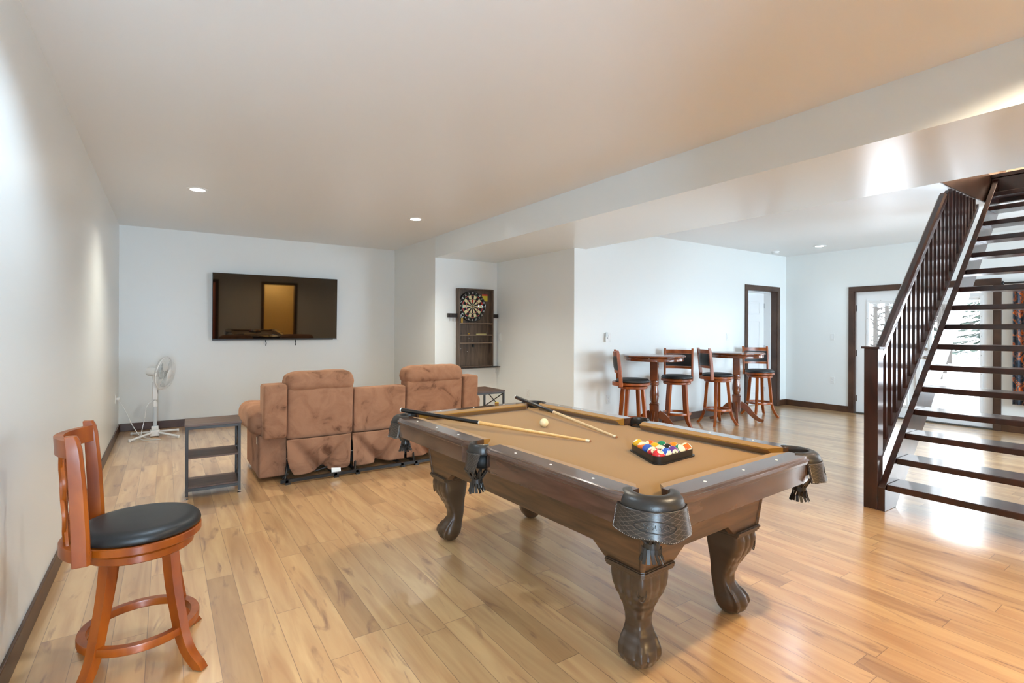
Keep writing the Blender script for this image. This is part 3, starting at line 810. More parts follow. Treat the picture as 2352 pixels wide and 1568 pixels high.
for sx, sy in ((1, 1), (-1, 1), (1, -1), (-1, -1)):
    if first is None:
        first = obj('leg', make_leg_mesh(), LEGW, PT, smooth=.9); me = first.data
        o = first
    else:
        o = bpy.data.objects.new('leg', me); COL.objects.link(o); o.parent = PT
    rot = {(1, 1): 0, (-1, 1): PI/2, (-1, -1): PI, (1, -1): -PI/2}[(sx, sy)]
    o.location = (sx*(AX-.175), sy*(AY-.175), 0); o.rotation_euler = (0, 0, rot)
    bm = BM()
    for (za, zb, ov) in ((.405, .414, .006), (.414, .424, .012), (.424, .432, .016), (.432, .436, .012)):
        pts = [(-.01, .175+ov), (.175+ov-.012, .175+ov), (.175+ov, .175+ov-.012), (.175+ov, -.01), (-.01, -.01)]
        prism(bm, pts, lambda a, b: (a, b, za), lambda a, b: (a, b, zb))
    obj('cap_molding', bm, LEGW, o, bevel=.002)
    bm = BM()
    for e in range(2):
        for k_ in range(1): 
            rg = [(.0+.0, 0, 0)]
    Mo = Matrix.Translation((.165, .165, .345)) @ Matrix.Rotation(PI/4, 4, 'Z') @ Matrix.Rotation(R(4), 4, 'Y')
    tube(bm, [Mo @ Vector((0, .017*cos(t*PI/10), .036*sin(t*PI/10))) for t in range(20)], .0025, 6, closed=True)
    for d_ in range(-3, 4):
        for sg in (-1, 1):
            y0 = d_*.012; pts = []
            for q in range(9):
                y = -.016+.032*q/8; zz = y0*1.6+sg*y*1.5
                if (y/.016)**2+(zz/.034)**2 <= 1: pts.append(Mo @ Vector((.0, y, zz)))
            if len(pts) > 1: tube(bm, pts, .0012, 4)
    obj('carved_medallion', bm, LEGW, o, smooth=.8)
# pockets
def pocket(px, py, diag, span, r_in, r_out, skirt_w, side=False):
    t = bpy.data.objects.new('pocket', None); COL.objects.link(t); t.parent = PT; t.location = (px, py, 0); t.rotation_euler = (0, 0, diag); t.empty_display_size = .05
    sec = [(0, .785), (.02, .799), (.08, .805), (.2, .807), (.42, .806), (.62, .802), (.8, .794), (.93, .782), (1, .769), (.98, .762), (.5, .757), (0, .76)]
    bm = BM(); rings = []; n = 36
    for i in range(n+1):
        a = -span+2*span*i/n
        wob = 1.0
        rings.append([Vector(((r_in+(r_out-r_in)*u)*cos(a), (r_in+(r_out-r_in)*u)*sin(a), z)) for u, z in sec])
    loft(bm, rings); obj('leather_rim', bm, LEATHER, t, smooth=.6)
    # dark liner
    bm = BM(); lathe(bm, [(r_in+.004, .752), (r_in+.003, .70), (.035, .685), (.001, .68)], (0, 0, 0), 28, cap=False); obj('liner', bm, DARKIN, t, smooth=1, solid=.002)
    # quilted skirt
    zt, zb = .766, .664 if not side else .66
    sp = skirt_w
    def f(u, v):
        a = -sp+2*sp*u; e = abs(2*u-1)
        low = zb+.014*(1-e*e)+.012*max(0, e-.85)*6+.004*sin(u*17)+(.0 if side else .008*sin(u*6+1))
        z = zt+(low-zt)*v
        rr = r_out+.003+(.020 if not side else .012)*v**1.2*(.4+.6*(1-e*.3))
        wv = (1-.05*v) if not side else (1-.45*v)
        return (rr*cos(a*wv), rr*sin(a*wv), z)
    bm = BM(); grid(bm, 40, 14, f); obj('quilted_skirt', bm, QUILT, t, smooth=1.2, solid=.004)
    if not side:
        bm = BM()
        pts = []
        for q in range(28):
            b_ = 2*PI*q/28; u = .5+.20*cos(b_); v = .52+.20*sin(b_); p = Vector(f(u, v)); p += Vector((p.x, p.y, 0)).normalized()*.003; pts.append(p)
        tube(bm, pts, .0016, 6, closed=True)
        for q in range(7):
            u = .39+.037*q; p1 = Vector(f(u, .44)); p2 = Vector(f(u+.012, .60))
            for p in (p1, p2): p += Vector((p.x, p.y, 0)).normalized()*.003
            tube(bm, [p1, (p1+p2)/2+Vector((0, .004*(-1)**q, 0)), p2], .0011, 5)
        obj('embossed_badge', bm, LEATHER, t, smooth=.8)
        bm = BM()
        for q in range(46):
            u = .02+.96*q/45; p = Vector(f(u, .955)); d_ = Vector((p.x, p.y, 0)).normalized(); p += d_*.0022
            box(bm, -.0012, -.0008, -.0005, .0012, .0008, .0005, M=Matrix.Translation(p))
        for uu in (.025, .975):
            for q in range(14):
                p = Vector(f(uu, .12+.8*q/13)); d_ = Vector((p.x, p.y, 0)).normalized(); p += d_*.0022
                box(bm, -.0008, -.0008, -.0012, .0008, .0008, .0012, M=Matrix.Translation(p))
        obj('stitching', bm, PEARL, t)
    # tassel: lattice strips, band, fringe
    bm = BM(); tx = .03 if not side else .03
    def strip(p, q, w):
        a, b = frame(Vector(q)-Vector(p)); tube(bm, [p, q], 1, sq=(w, .0016))
    ns = 10
    top_r, mid_r = .062, .028
    for i in range(ns):
        a = 2*PI*i/ns
        for d_ in (-.5, .5):
            p = Vector((tx+top_r*cos(a), top_r*sin(a), .682)); q = Vector((tx+mid_r*cos(a+d_*2*PI/ns), mid_r*sin(a+d_*2*PI/ns), .632)); strip(p, q, .005)
    lathe(bm, [(mid_r, .634), (mid_r+.001, .612)], (tx, 0, 0), 24, cap=False)
    for i in range(14):
        a = 2*PI*i/14; j = random.uniform(-.006, .004)
        pts = [Vector((tx+(mid_r+.001)*cos(a), (mid_r+.001)*sin(a), .614)), Vector((tx+(mid_r+.004)*cos(a), (mid_r+.004)*sin(a), .592)), Vector((tx+(mid_r+.014)*cos(a+.1), (mid_r+.014)*sin(a+.1), .568+j))]
        tube(bm, pts, 1, sq=(.0062, .0012))
    obj('tassel', bm, LEATHER, t, smooth=.5)
    return t
for sx, sy in ((1, 1), (-1, 1), (1, -1), (-1, -1)):
    pocket(sx*PCX, sy*PCY, math.atan2(sy, sx), R(104), .062, .118, R(82))
for s in (-1, 1): pocket(s*.602, 0, 0 if s > 0 else PI, R(92), .046, .072, R(52), True)
bm = BM(); lathe(bm, [(.06, .30), (.06, .31)], (0, 0, 0), 8)
bm.free()

# things on the table
PTM = Matrix.Translation((1.92, 2.245, 0)) @ Matrix.Rotation(R(2.5), 4, 'Z')
def cue(tip, butt, shaft_c, label):
    tip, butt = Vector(tip), Vector(butt); d = (tip-butt); Lc = d.length; d.normalize(); a, b = frame(d); M = basis(a, b, d, (0, 0, 0))
    t = thing('cue_stick', label, 'pool cue', butt)
    k_ = .46*Lc
    bm = BM(); lathe(bm, [(.0125, .006), (.0145, .012), (.0140, .1), (.0118, k_)], (0, 0, 0), 20, M); obj('butt', bm, mat('cue_black', (20, 22, 24), .2, coat=.3), t, smooth=.6)
    bm = BM(); lathe(bm, [(.010, -.008), (.0138, -.004), (.0138, .0059)], (0, 0, 0), 20, M); obj('bumper', bm, PEARL, t, smooth=.6)
    bm = BM(); lathe(bm, [(.0116, k_), (.0108, k_+.05), (.0066, Lc-.03)], (0, 0, 0), 20, M); obj('shaft', bm, wood('cue_maple', shaft_c, tuple(min(255, c+14) for c in shaft_c), (60, 60, 2), .35), t, smooth=.6)
    bm = BM(); lathe(bm, [(.0117, k_-.003), (.0117, k_+.004)], (0, 0, 0), 20, M); obj('joint_ring', bm, PEARL, t, smooth=.6)
    bm = BM(); lathe(bm, [(.0067, Lc-.03), (.0066, Lc-.008)], (0, 0, 0), 16, M); obj('ferrule', bm, mat('ferrule', (228, 218, 190), .3), t, smooth=.6)
    bm = BM(); lathe(bm, [(.0065, Lc-.008), (.006, Lc-.002), (.003, Lc)], (0, 0, 0), 16, M); obj('tip', bm, mat('cue_tip', (150, 98, 60), .8), t, smooth=.6)
cue((1.928, 2.08, .7655), (1.322, 3.288, .829), (216, 168, 100), 'pool cue with an orange maple shaft, black butt over the corner pocket beside the sofa')
cue((2.121, 2.076, .7655), (2.341, 3.407, .829), (206, 178, 134), 'pool cue with a pale shaft, black butt over the far corner pocket')
bm = BM(); bmesh.ops.create_uvsphere(bm, u_segments=32, v_segments=20, radius=.0286)
tag(obj('cue_ball', bm, mat('cue_ball_ivory', (232, 214, 170), .08, coat=.6), None, smooth=4, loc=(1.985, 2.575, BED+.0289)), 'plain cream cue ball alone on the felt between the two cues', 'ball')

# rack of balls
RC = (2.003, 1.668); RA = R(5.5)
rk = thing('ball_rack', 'black plastic triangle rack tray on the camel felt', 'ball rack', (RC[0], RC[1], BED), RA)
def tri(circ, rr, n=7):
    pts = []
    for a in (90, 210, 330):
        c = Vector((circ*cos(R(a)), circ*sin(R(a)))); inn = c*(1-2*rr/circ)
        for i in range(n+1):
            q = R(a-60+120*i/n); pts.append((inn.x+rr*cos(q), inn.y+rr*sin(q)))
    return pts
RACKM = mat('rack_plastic', (30, 27, 24), .35)
def ringwall(bm, outer, inner, z0, z1):
    rings = [[Vector((x, y, z)) for x, y in p] for p, z in ((outer, z0), (outer, z1), (inner, z1), (inner, z0))]
    vr = [[bm.verts.new(q) for q in r] for r in rings]; n = len(vr[0])
    for k_ in range(4):
        a, b = vr[k_], vr[(k_+1) % 4]
        for i in range(n): bm.faces.new((a[i], a[(i+1) % n], b[(i+1) % n], b[i]))
bm = BM(); ringwall(bm, tri(.197, .034), tri(.1935, .0315), .006, .037); obj('frame', bm, RACKM, rk, smooth=.6)
bm = BM(); prism(bm, tri(.210, .036), lambda a, b: (a, b, .0005), lambda a, b: (a, b, .006)); obj('base_flange', bm, RACKM, rk, smooth=.6)
BR = .0284
def ball_mat(num, c, stripe):
    m, nt, b = new_mat('ball_%d' % num); N, L = nt.nodes.new, nt.links.new
    t = N('ShaderNodeTexCoord'); s = N('ShaderNodeSeparateXYZ'); L(t.outputs['Object'], s.inputs[0])
    def mth(op, *a):
        q = N('ShaderNodeMath'); q.operation = op
        for i, v in enumerate(a):
            if isinstance(v, (int, float)): q.inputs[i].default_value = v
            else: L(v, q.inputs[i])
        return q.outputs[0]
    band = mth('GREATER_THAN', mth('ABSOLUTE', s.outputs[1]), BR*.52) if stripe else None
    dot = mth('GREATER_THAN', mth('ABSOLUTE', s.outputs[2]), BR*.86)
    fac = mth('MAXIMUM', band, dot) if stripe else dot
    mx = N('ShaderNodeMix'); mx.data_type = 'RGBA'; mx.inputs['A'].default_value = lin(c); mx.inputs['B'].default_value = lin((236, 220, 178))
    L(fac, mx.inputs['Factor']); L(mx.outputs['Result'], b.inputs['Base Color'])
    b.inputs['Roughness'].default_value = .08; b.inputs['Coat Weight'].default_value = .5
    return m
YE, BL, RE, PU, OR, GR, MA, BK = (222, 170, 24), (38, 84, 176), (214, 30, 34), (92, 48, 120), (242, 96, 18), (10, 122, 84), (190, 24, 40), (24, 22, 20)
order = [(1, YE, 0, 'yellow'), (5, OR, 0, 'red-orange'), (6, GR, 0, 'green'), (13, (250, 128, 20), 0, 'bright orange'), (15, OR, 1, 'orange-striped'),
         (7, (240, 110, 20), 1, 'orange and cream striped'), (9, YE, 0, 'mustard yellow'), (8, BK, 0, 'black'), (14, GR, 1, 'green-striped'),
         (2, BL, 0, 'blue'), (12, BK, 1, 'cream with black stripe'), (4, PU, 0, 'purple'),
         (11, MA, 1, 'red-striped'), (10, BL, 1, 'blue-striped'), (3, RE, 0, 'red')]
tilts = {1: (-.5, -.35), 5: (-.3, -1.0), 6: (1.2, .4), 13: (1.3, 0), 15: (.75, .5), 7: (1.35, .1), 9: (1.2, .6), 8: (1.3, .5), 14: (-.6, .9), 2: (1.4, .2), 12: (1.5, .1), 4: (1.4, -.5), 11: (.9, -.6), 10: (.3, .9), 3: (.55, -.15)}
wh = ['at the corner of the rack near the cues', 'second along the far row of the rack', 'in the middle of the far row of the rack', 'fourth along the far row of the rack', 'at the rack corner by the right-hand long rail',
      'in the rack beside the yellow corner ball', 'in the second row of the rack, beside the black ball', 'in the centre of the rack', 'on the right edge of the rack',
      'on the left edge of the rack', 'in the third row of the rack', 'on the near edge of the rack',
      'next to the red ball on the left edge of the rack', 'next to the red ball on the near edge of the rack', 'at the near rack corner']
i = 0
RM = Matrix.Translation((RC[0], RC[1], BED+.006+BR)) @ Matrix.Rotation(RA, 4, 'Z')
A, B, C_ = [Vector((.1325*cos(R(a)), .1325*sin(R(a)), 0)) for a in (90, 210, 330)]
for row in range(5):
    n = 5-row
    p0 = A+(B-A)*(row/4); p1 = C_+(B-C_)*(row/4)
    for j in range(n):
        num, c, st, cn = order[i]
        p = p0+(p1-p0)*(j/(n-1) if n > 1 else 0)
        bm = BM(); bmesh.ops.create_uvsphere(bm, u_segments=32, v_segments=20, radius=BR)
        o = obj('billiard_ball', bm, ball_mat(num, c, st), None, smooth=4)
        rx, ry = tilts[num]; Rm = RM @ Matrix.Translation(p) @ Matrix.Rotation(rx, 4, 'X') @ Matrix.Rotation(ry, 4, 'Y')
        o.matrix_world = Rm
        tag(o, '%s billiard ball %s' % (cn, wh[i]), 'ball', 'racked billiard balls')
        bm = text_bm(str(num), .016, Matrix.Translation((0, 0, BR-.0006)), .0012)
        for v in bm.verts:
            r_ = math.hypot(v.co.x, v.co.y); v.co.z += math.sqrt(BR*BR-r_*r_)-BR
        obj('number', bm, BLACKM, o)
        i += 1
p = PTM @ Vector((.215, 1.045, .802)); chalk_cube(p, .5, 'gold chalk cube on the far end rail of the pool table')
bm = BM(); tube(bm, smoothpath([(0, 0, 0), (.02, -.03, 0), (.035, -.075, 0), (.06, -.115, 0)], 5), [.004]*15+[.003], 6)
for v in bm.verts: v.co.z = .0003+max(0, v.co.z)*.12
tag(obj('tape_scrap', bm, PEARL, None, loc=(1.445, 1.395, 0)), 'thin white strip of scrap lying on the floor beside the nearest pool table foot', 'scrap')

# ------------------------------------------------------------------ stools
def make_stool(seat_h, back_h, fr, ring_z, style, base_rot, label, loc, rotz):
    """local +y is where the sitter faces; origin on the floor"""
    t = thing('bar_stool' if style == 'pad' else 'counter_stool', label, 'stool', loc, rotz)
    zr = seat_h-.052     # top of the wooden seat ring
    # cushion
    prof_ = [(.0, -.050), (.203, -.050), (.211, -.045), (.213, -.036), (.208, -.022), (.195, -.009), (.16, -.003), (.08, 0), (.002, .001)]
    bm = BM(); lathe(bm, [(max(r, .001), seat_h+z) for r, z in prof_], (0, 0, 0), 56); obj('seat_cushion', bm, BLACKV, t, smooth=.9)
    bm = BM(); lathe(bm, [(.15, zr), (.211, zr), (.214, zr-.004), (.214, zr-.029), (.210, zr-.033), (.15, zr-.033)], (0, 0, 0), 56, cap=False); obj('seat_ring', bm, STOOLW, t, smooth=.5)
    bm = BM(); lathe(bm, [(.12, zr-.045), (.12, zr-.02)], (0, 0, 0), 32); obj('swivel_plate', bm, BLACKM, t, smooth=.5)
    zb = zr-.043
    bm = BM(); lathe(bm, [(.10, zb), (.182, zb), (.186, zb-.004), (.186, zb-.029), (.182, zb-.033), (.10, zb-.033)], (0, 0, 0), 56, cap=False); obj('base_ring', bm, STOOLW, t, smooth=.5)
    zt = zb-.03
    for q in range(4):
        a = base_rot+PI/4+q*PI/2; d = Vector((cos(a), sin(a), 0))
        pts = [(.140, zt), (.157, zt*.7), (fr-.100, zt*.38), (fr-.082, zt*.24), (fr-.052, zt*.12), (fr, .004)]
        P = smoothpath([Vector((d.x*r, d.y*r, z)) for r, z in pts], 6)
        n = len(P); bm = BM(); rings = []
        tang = Vector((-d.y, d.x, 0))
        for k_, p in enumerate(P):
            s = .021-.004*k_/n
            dd = P[min(k_+1, n-1)]-P[max(k_-1, 0)]; nn = dd.normalized().cross(tang).normalized()
            if k_ == n-1: nn = Vector((d.x, d.y, 0))
            rings.append([p+tang*u*s+nn*v*s for u, v in ((-1, -1), (1, -1), (1, 1), (-1, 1))])
        loft(bm, rings); obj('leg', bm, STOOLW, t, smooth=.5, bevel=.003)
    # foot ring
    def leg_r(z):
        f = z/zt
        return fr-.100+(.38-f)*.14
    rr = leg_r(ring_z)
    bm = BM(); sec = [(rr-.014, ring_z), (rr+.014, ring_z), (rr+.016, ring_z-.004), (rr+.016, ring_z-.028), (rr+.012, ring_z-.032), (rr-.012, ring_z-.032), (rr-.016, ring_z-.028), (rr-.016, ring_z-.004)]
    ringloop(bm, [[Vector((r*cos(2*PI*k_/56), r*sin(2*PI*k_/56), z)) for r, z in sec] for k_ in range(56)])
    obj('foot_ring', bm, STOOLW, t, smooth=.5)
    # back
    bw, yb = .188, -.165
    lean = .035 if style == 'pad' else .02
    def yl(z): return yb-lean*(max(0, z-zr))/(back_h-zr)
    pd = .024 if style == 'pad' else .027
    for s in (-1, 1):
        bm = BM(); rings = []
        for z, dy, k_ in ((zr-.045, 0, 1), (zr+.05, 0, 1), ((zr+back_h)/2, 0, .95), (back_h-.05, -.004, .85), (back_h-.015, -.008, .75), (back_h, -.012, .62)):
            y = yl(z)+dy; x = s*bw
            rings.append([Vector((x-.014, y-pd*k_, z)), Vector((x+.014, y-pd*k_, z)), Vector((x+.014, y+pd*k_*.6, z)), Vector((x+.006, y+pd*k_, z)), Vector((x-.006, y+pd*k_, z)), Vector((x-.014, y+pd*k_*.6, z))])
        loft(bm, rings); obj('back_post', bm, STOOLW, t, smooth=.4, bevel=.002)
    def bow(u, amt): return -amt*(1-u*u)
    def curved(z0, z1, amt, th, name, m, puff=0, half=None, yoff=0):
        half = half or bw
        bm = BM(); n = 20; rings = []
        nz = 7
        for i_ in range(n+1):
            u = -1+2*i_/n; x = u*half; ring = []
            e = (1-u**6)
            for j_ in range(nz): 
                v = j_/(nz-1); z = z0+(z1-z0)*v; pf = puff*e*(1-(2*v-1)**4); ring.append(Vector((x, yl(z)+yoff+bow(u*half/bw, amt)+th/2+pf, z)))
            for j_ in range(nz):
                v = 1-j_/(nz-1); z = z0+(z1-z0)*v; pf = puff*e*(1-(2*v-1)**4); ring.append(Vector((x, yl(z)+yoff+bow(u*half/bw, amt)-th/2-pf, z)))
            rings.append(ring)
        loft(bm, rings); return obj(name, bm, m, t, smooth=.6)
    if style == 'pad':
        curved(back_h-.075, back_h-.02, .045, .024, 'top_rail', STOOLW)
        curved(zr+.125, zr+.158, .045, .022, 'lower_rail', STOOLW)
        curved(zr+.16, back_h-.077, .045, .016, 'back_pad', BLACKV, .010)
    else:
        curved(back_h-.085, back_h-.02, .075, .030, 'top_rail', STOOLW)
        ph = (-.06, .06)
        for w_, x0 in enumerate((-.075, -.025, .025, .075)):
            sg = 1 if w_ % 2 == 0 else -1
            z0, z1 = zr-.01, back_h-.075
            pts = []
            for k_ in range(17):
                v = k_/16; z = z0+(z1-z0)*v; x = (-.05 if w_ < 2 else .05)+sg*.032*cos(v*PI*3)
                pts.append(Vector((x, yl(z)+bow(x/bw, .07)+sg*.003, z)))
            bm = BM(); rings = []
            for k_, p in enumerate(pts):
                rings.append([p+Vector((-.011, -.006, 0)), p+Vector((.011, -.006, 0)), p+Vector((.011, .006, 0)), p+Vector((-.011, .006, 0))])
            loft(bm, rings); obj('lattice_slat', bm, STOOLW, t, smooth=.5, bevel=.002)
    # bowed rail behind the seat
    bm = BM(); rings = []
    for i_ in range(25):
        u = -1+2*i_/24; x = u*bw; y = -.155+bow(u, .085)
        rings.append([Vector((x, y-.02, zr-.04)), Vector((x, y-.02, zr+.006)), Vector((x, y+.02, zr+.006)), Vector((x, y+.02, zr-.04))])
    loft(bm, rings); obj('seat_back_rail', bm, STOOLW, t, smooth=.5, bevel=.003)
    return t
def facing(back_deg): return R(back_deg+180-90)     # +y faces away from the back direction
make_stool(.597, .980, .288, .168, 'lattice', R(0)-facing(178)+R(0), 'cherry wood counter stool with a lattice back, black round seat, standing by the left wall', (-.080, 2.62, 0), facing(178))
GS = 'bar stools at the round pub tables'
st1 = make_stool(.755, 1.115, .275, .235, 'pad', .2, 'bar stool with black padded back, standing left of both pub tables under the double switch', (5.0, 4.62, 0), facing(139))
st1['group'] = GS
dup(st1, (5.93, 4.66, 0), facing(32), 'bar stool facing the room, just right of the first pub table pedestal')
dup(st1, (6.72, 4.56, 0), facing(150), 'bar stool between the pub tables, its padded back turned away from the second one')
dup(st1, (7.93, 4.62, 0), facing(50), 'bar stool in front of the open inner door, beyond the second pub table')

# ------------------------------------------------------------------ pub tables
PUBW = wood('pub_table_cherry', (92, 44, 18), (136, 70, 30), (6, 6, 3), .18, coat=.4)
def pub_table(loc, rotz, label):
    t = thing('pub_table', label, 'table', loc, rotz, 'round pub tables'); H = 1.042
    bm = BM(); lathe(bm, [(.10, H-.03), (.385, H-.03), (.398, H-.022), (.40, H-.012), (.394, H-.003), (.385, H), (.002, H)], (0, 0, 0), 72); obj('tabletop', bm, PUBW, t, smooth=.6)
    bm = BM(); lathe(bm, [(.345, H-.03), (.372, H-.03), (.376, H-.036), (.376, H-.07), (.372, H-.075), (.345, H-.075)], (0, 0, 0), 72, cap=False); obj('table_apron', bm, PUBW, t, smooth=.6)
    s = .052
    bm = BM(); box(bm, -s, -s, .70, s, s, H-.03); box(bm, -.12, -.12, H-.05, .12, .12, H-.031); obj('upper_column', bm, PUBW, t, bevel=.012)
    bm = BM(); lathe(bm, [(.045, .705), (.056, .698), (.057, .688), (.050, .682), (.058, .675), (.058, .664), (.051, .658), (.057, .651), (.057, .641), (.046, .632), (.050, .60), (.058, .54), (.060, .49), (.052, .435), (.044, .41), (.055, .402), (.058, .392), (.05, .385)], (0, 0, 0), 40); obj('turned_column', bm, PUBW, t, smooth=.9)
    bm = BM(); box(bm, -.056, -.056, .155, .056, .056, .388); box(bm, -.061, -.061, .375, .061, .061, .389); box(bm, -.05, -.05, .14, .05, .05, .155); obj('lower_block', bm, PUBW, t, bevel=.006)
    for q in range(4):
        a = q*PI/2; d = Vector((cos(a), sin(a), 0)); tg = Vector((-d.y, d.x, 0)); bm = BM()
        P = smoothpath([d*.05+Vector((0, 0, .255)), d*.13+Vector((0, 0, .215)), d*.22+Vector((0, 0, .115)), d*.30+Vector((0, 0, .045)), d*.375+Vector((0, 0, .022))], 6)
        n = len(P); rings = []
        for k_, p in enumerate(P):
            f = k_/(n-1); hh = .052*(1-f)+.019*f
            dd = (P[min(k_+1, n-1)]-P[max(k_-1, 0)]).normalized(); nn = tg.cross(dd).normalized()
            rings.append([p+tg*u*.018+nn*v*hh for u, v in ((-1, -1), (1, -1), (1, 1), (-1, 1))])
        loft(bm, rings); obj('curved_leg', bm, PUBW, t, smooth=.5, bevel=.004)
    return t
pub_table((5.43, 4.632, 0), R(34), 'round cherry pub table on a turned pedestal, the one nearer the pool table')
pub_table((7.19, 4.557, 0), R(34), 'round cherry pub table on a turned pedestal, the one nearer the open inner door')

# ------------------------------------------------------------------ side tables
STW = wood('rustic_walnut', (70, 50, 40), (104, 80, 66), (4, 30, 30), .45); STM = mat('side_table_metal', (42, 38, 35), .4)
def side_table(loc, rotz, label, W=.405, D=.36, H=.60):
    t = thing('side_table', label, 'side table', loc, rotz, 'metal framed side tables')
    w, d = W/2, D/2
    obj('table_top', bx(-w, -d, H-.018, w, d, H), STW, t, bevel=.0015)
    for z in (.335, .095): obj('shelf', bx(-w+.025, -d+.012, z-.014, w-.025, d-.012, z), STW, t, bevel=.001)
    for sx in (-1, 1):
        for sy in (-1, 1):
            x, y = sx*(w-.016), sy*(d-.014)
            lg_ = obj('leg', bx(x-.011, y-.011, .022, x+.011, y+.011, H-.018), STM, t, bevel=.001)
            bm = BM(); lathe(bm, [(.016, .0), (.016, .004), (.006, .010), (.006, .022)], (x, y, 0), 16); obj('levelling_foot', bm, CHROME, lg_, smooth=.6)
    bm = BM()
    for sy in (-1, 1):
        for z in (H-.030, .072): box(bm, -w+.02, sy*(d-.014)-.009, z-.011, w-.02, sy*(d-.014)+.009, z+.011)
    for sx in (-1, 1):
        for z in (H-.030, .072): box(bm, sx*(w-.016)-.009, -d+.02, z-.011, sx*(w-.016)+.009, d-.02, z+.011)
    obj('crossbar', bm, STM, t)
    for sx in (-1, 1):
        bm = BM()
        x = sx*(w-.016)
        for z0, z1 in ((.10, .32), (.34, H-.04)):
            tube(bm, [(x, -d+.02, z0), (x, d-.02, z1)], 1, sq=(.003, .006)); tube(bm, [(x+.002, -d+.02, z1), (x+.002, d-.02, z0)], 1, sq=(.003, .006))
        obj('x_brace', bm, STM, t)
    return t
side_table((.338, 5.03, 0), R(-2), 'dark wood and black metal side table standing left of the sofa')
side_table((3.30, 5.75, 0), R(0), 'dark wood and black metal side table, mostly hidden right of the sofa', W=.62, D=.5)

# ------------------------------------------------------------------ standing fan
FANW = mat('fan_white', (226, 229, 230), .35); FANG = mat('fan_grey', (150, 156, 158), .4)
fn = thing('standing_fan', 'white pedestal fan in the corner left of the television', 'fan', (-.105, 7.95, 0))
for q in range(4):
    a = R(45+90*q)
    bm = BM(); tube(bm, [(.03*cos(a), .03*sin(a), .055), (.345*cos(a), .345*sin(a), .018)], .014, 12); obj('base_leg', bm, FANW, fn, smooth=.8)
    bm = BM(); lathe(bm, [(.014, .0), (.016, .004), (.016, .03), (.012, .034)], (.35*cos(a), .35*sin(a), 0), 12); obj('foot_cap', bm, FANW, fn, smooth=.7)
bm = BM(); box(bm, -.05, -.05, .012, .05, .05, .085); box(bm, -.038, -.038, .085, .038, .038, .13); obj('hub', bm, FANW, fn, bevel=.006)
bm = BM(); lathe(bm, [(.022, .13), (.022, .38)], (0, 0, 0), 20); obj('lower_pole', bm, mat('fan_pole', (196, 206, 214), .25), fn, smooth=.6)
bm = BM(); lathe(bm, [(.022, .38), (.026, .382), (.026, .43), (.018, .45), (.014, .452), (.014, .50)], (0, 0, 0), 20); obj('collar', bm, FANW, fn, smooth=.6)
bm = BM(); box(bm, -.028, -.022, .46, .028, .026, .70); obj('control_column', bm, FANW, fn, bevel=.012)
bm = BM()
for k_ in range(3): box(bm, .024, -.012, .545+k_*.018, .033, .004, .556+k_*.018)
obj('speed_button', bm, BLACKM, fn)
nd = Vector((.89, -.40, -.14)).normalized()
hc = Vector((.095, -.065, .805))
fa, fb = frame(nd); FM = basis(fa, fb, nd, hc)
bm = BM(); lathe(bm, [(.03, -.20), (.05, -.19), (.056, -.17), (.058, -.06), (.05, -.045), (.02, -.04)], (0, 0, 0), 28, FM); obj('motor_housing', bm, FANW, fn, smooth=.8)
bm = BM(); p0 = FM @ Vector((0, 0, -.12)); tube(bm, [(0, 0, .68), (p0.x*.5, p0.y*.5, .72), p0], .02, 12); obj('neck', bm, FANW, fn, smooth=.8)
GR_ = .205
bm = BM()
tube(bm, [FM @ Vector((GR_*cos(R(6*i)), GR_*sin(R(6*i)), 0)) for i in range(60)], .007, 8, closed=True)
obj('guard_rim', bm, FANW, fn, smooth=.9)
def guard(depth, name, n=72, inner=.055):
    bm = BM()
    for i_ in range(n):
        a = 2*PI*i_/n
        P = [FM @ Vector((r*cos(a+tw), r*sin(a+tw), z)) for r, z, tw in ((GR_, 0, 0), (GR_*.97, depth*.6, .02), (GR_*.75, depth*.95, .08), (inner, depth, .16))]
        tube(bm, P, .0012, 4)
    for r, z in ((GR_*.75, depth*.95), (inner, depth)): tube(bm, [FM @ Vector((r*cos(R(10*i)), r*sin(R(10*i)), z)) for i in range(36)], .0016, 5, closed=True)
    return obj(name, bm, FANW, fn)
guard(.065, 'front_guard'); guard(-.05, 'rear_guard')
bm = BM(); lathe(bm, [(.058, .062), (.058, .068), (.045, .074), (.002, .076)], (0, 0, 0), 28, FM); obj('guard_badge', bm, FANW, fn, smooth=.7)
for q in range(3):
    bm = BM(); a0 = q*2*PI/3
    def f(u, v):
        r = .03+.145*u; wdt = .45+.65*sin(u*PI*.75); a = a0+(v-.5)*wdt*1.3+u*.35
        return FM @ Vector((r*cos(a), r*sin(a), .02-.035*(v-.5)*(1-.3*u)))
    grid(bm, 10, 8, f); obj('fan_blade', bm, mat('fan_blade', (176, 186, 190), .3), fn, smooth=2, solid=.002)
bm = BM(); lathe(bm, [(.032, -.02), (.032, .03), (.02, .038)], (0, 0, 0), 24, FM); obj('blade_hub', bm, FANG, fn, smooth=.7)
bm = BM()
tube(bm, smoothpath([(0, .02, .47), (-.08, .0, .40), (-.11, -.02, .22), (-.14, -.08, .05), (-.13, -.18, .006), (.03, -.28, .006), (.06, -.26, .006), (-.06, -.14, .006), (-.16, -.03, .04), (-.25, .03, .20), (-.27, .04, .26), (-.34, .05, .42), (-.388, .05, .50)], 6), .004, 6)
obj('power_cord', bm, FANW, fn, smooth=1)
obj('plug', bx(-.393, .035, .485, -.36, .065, .515), WHITEP, fn, bevel=.004)

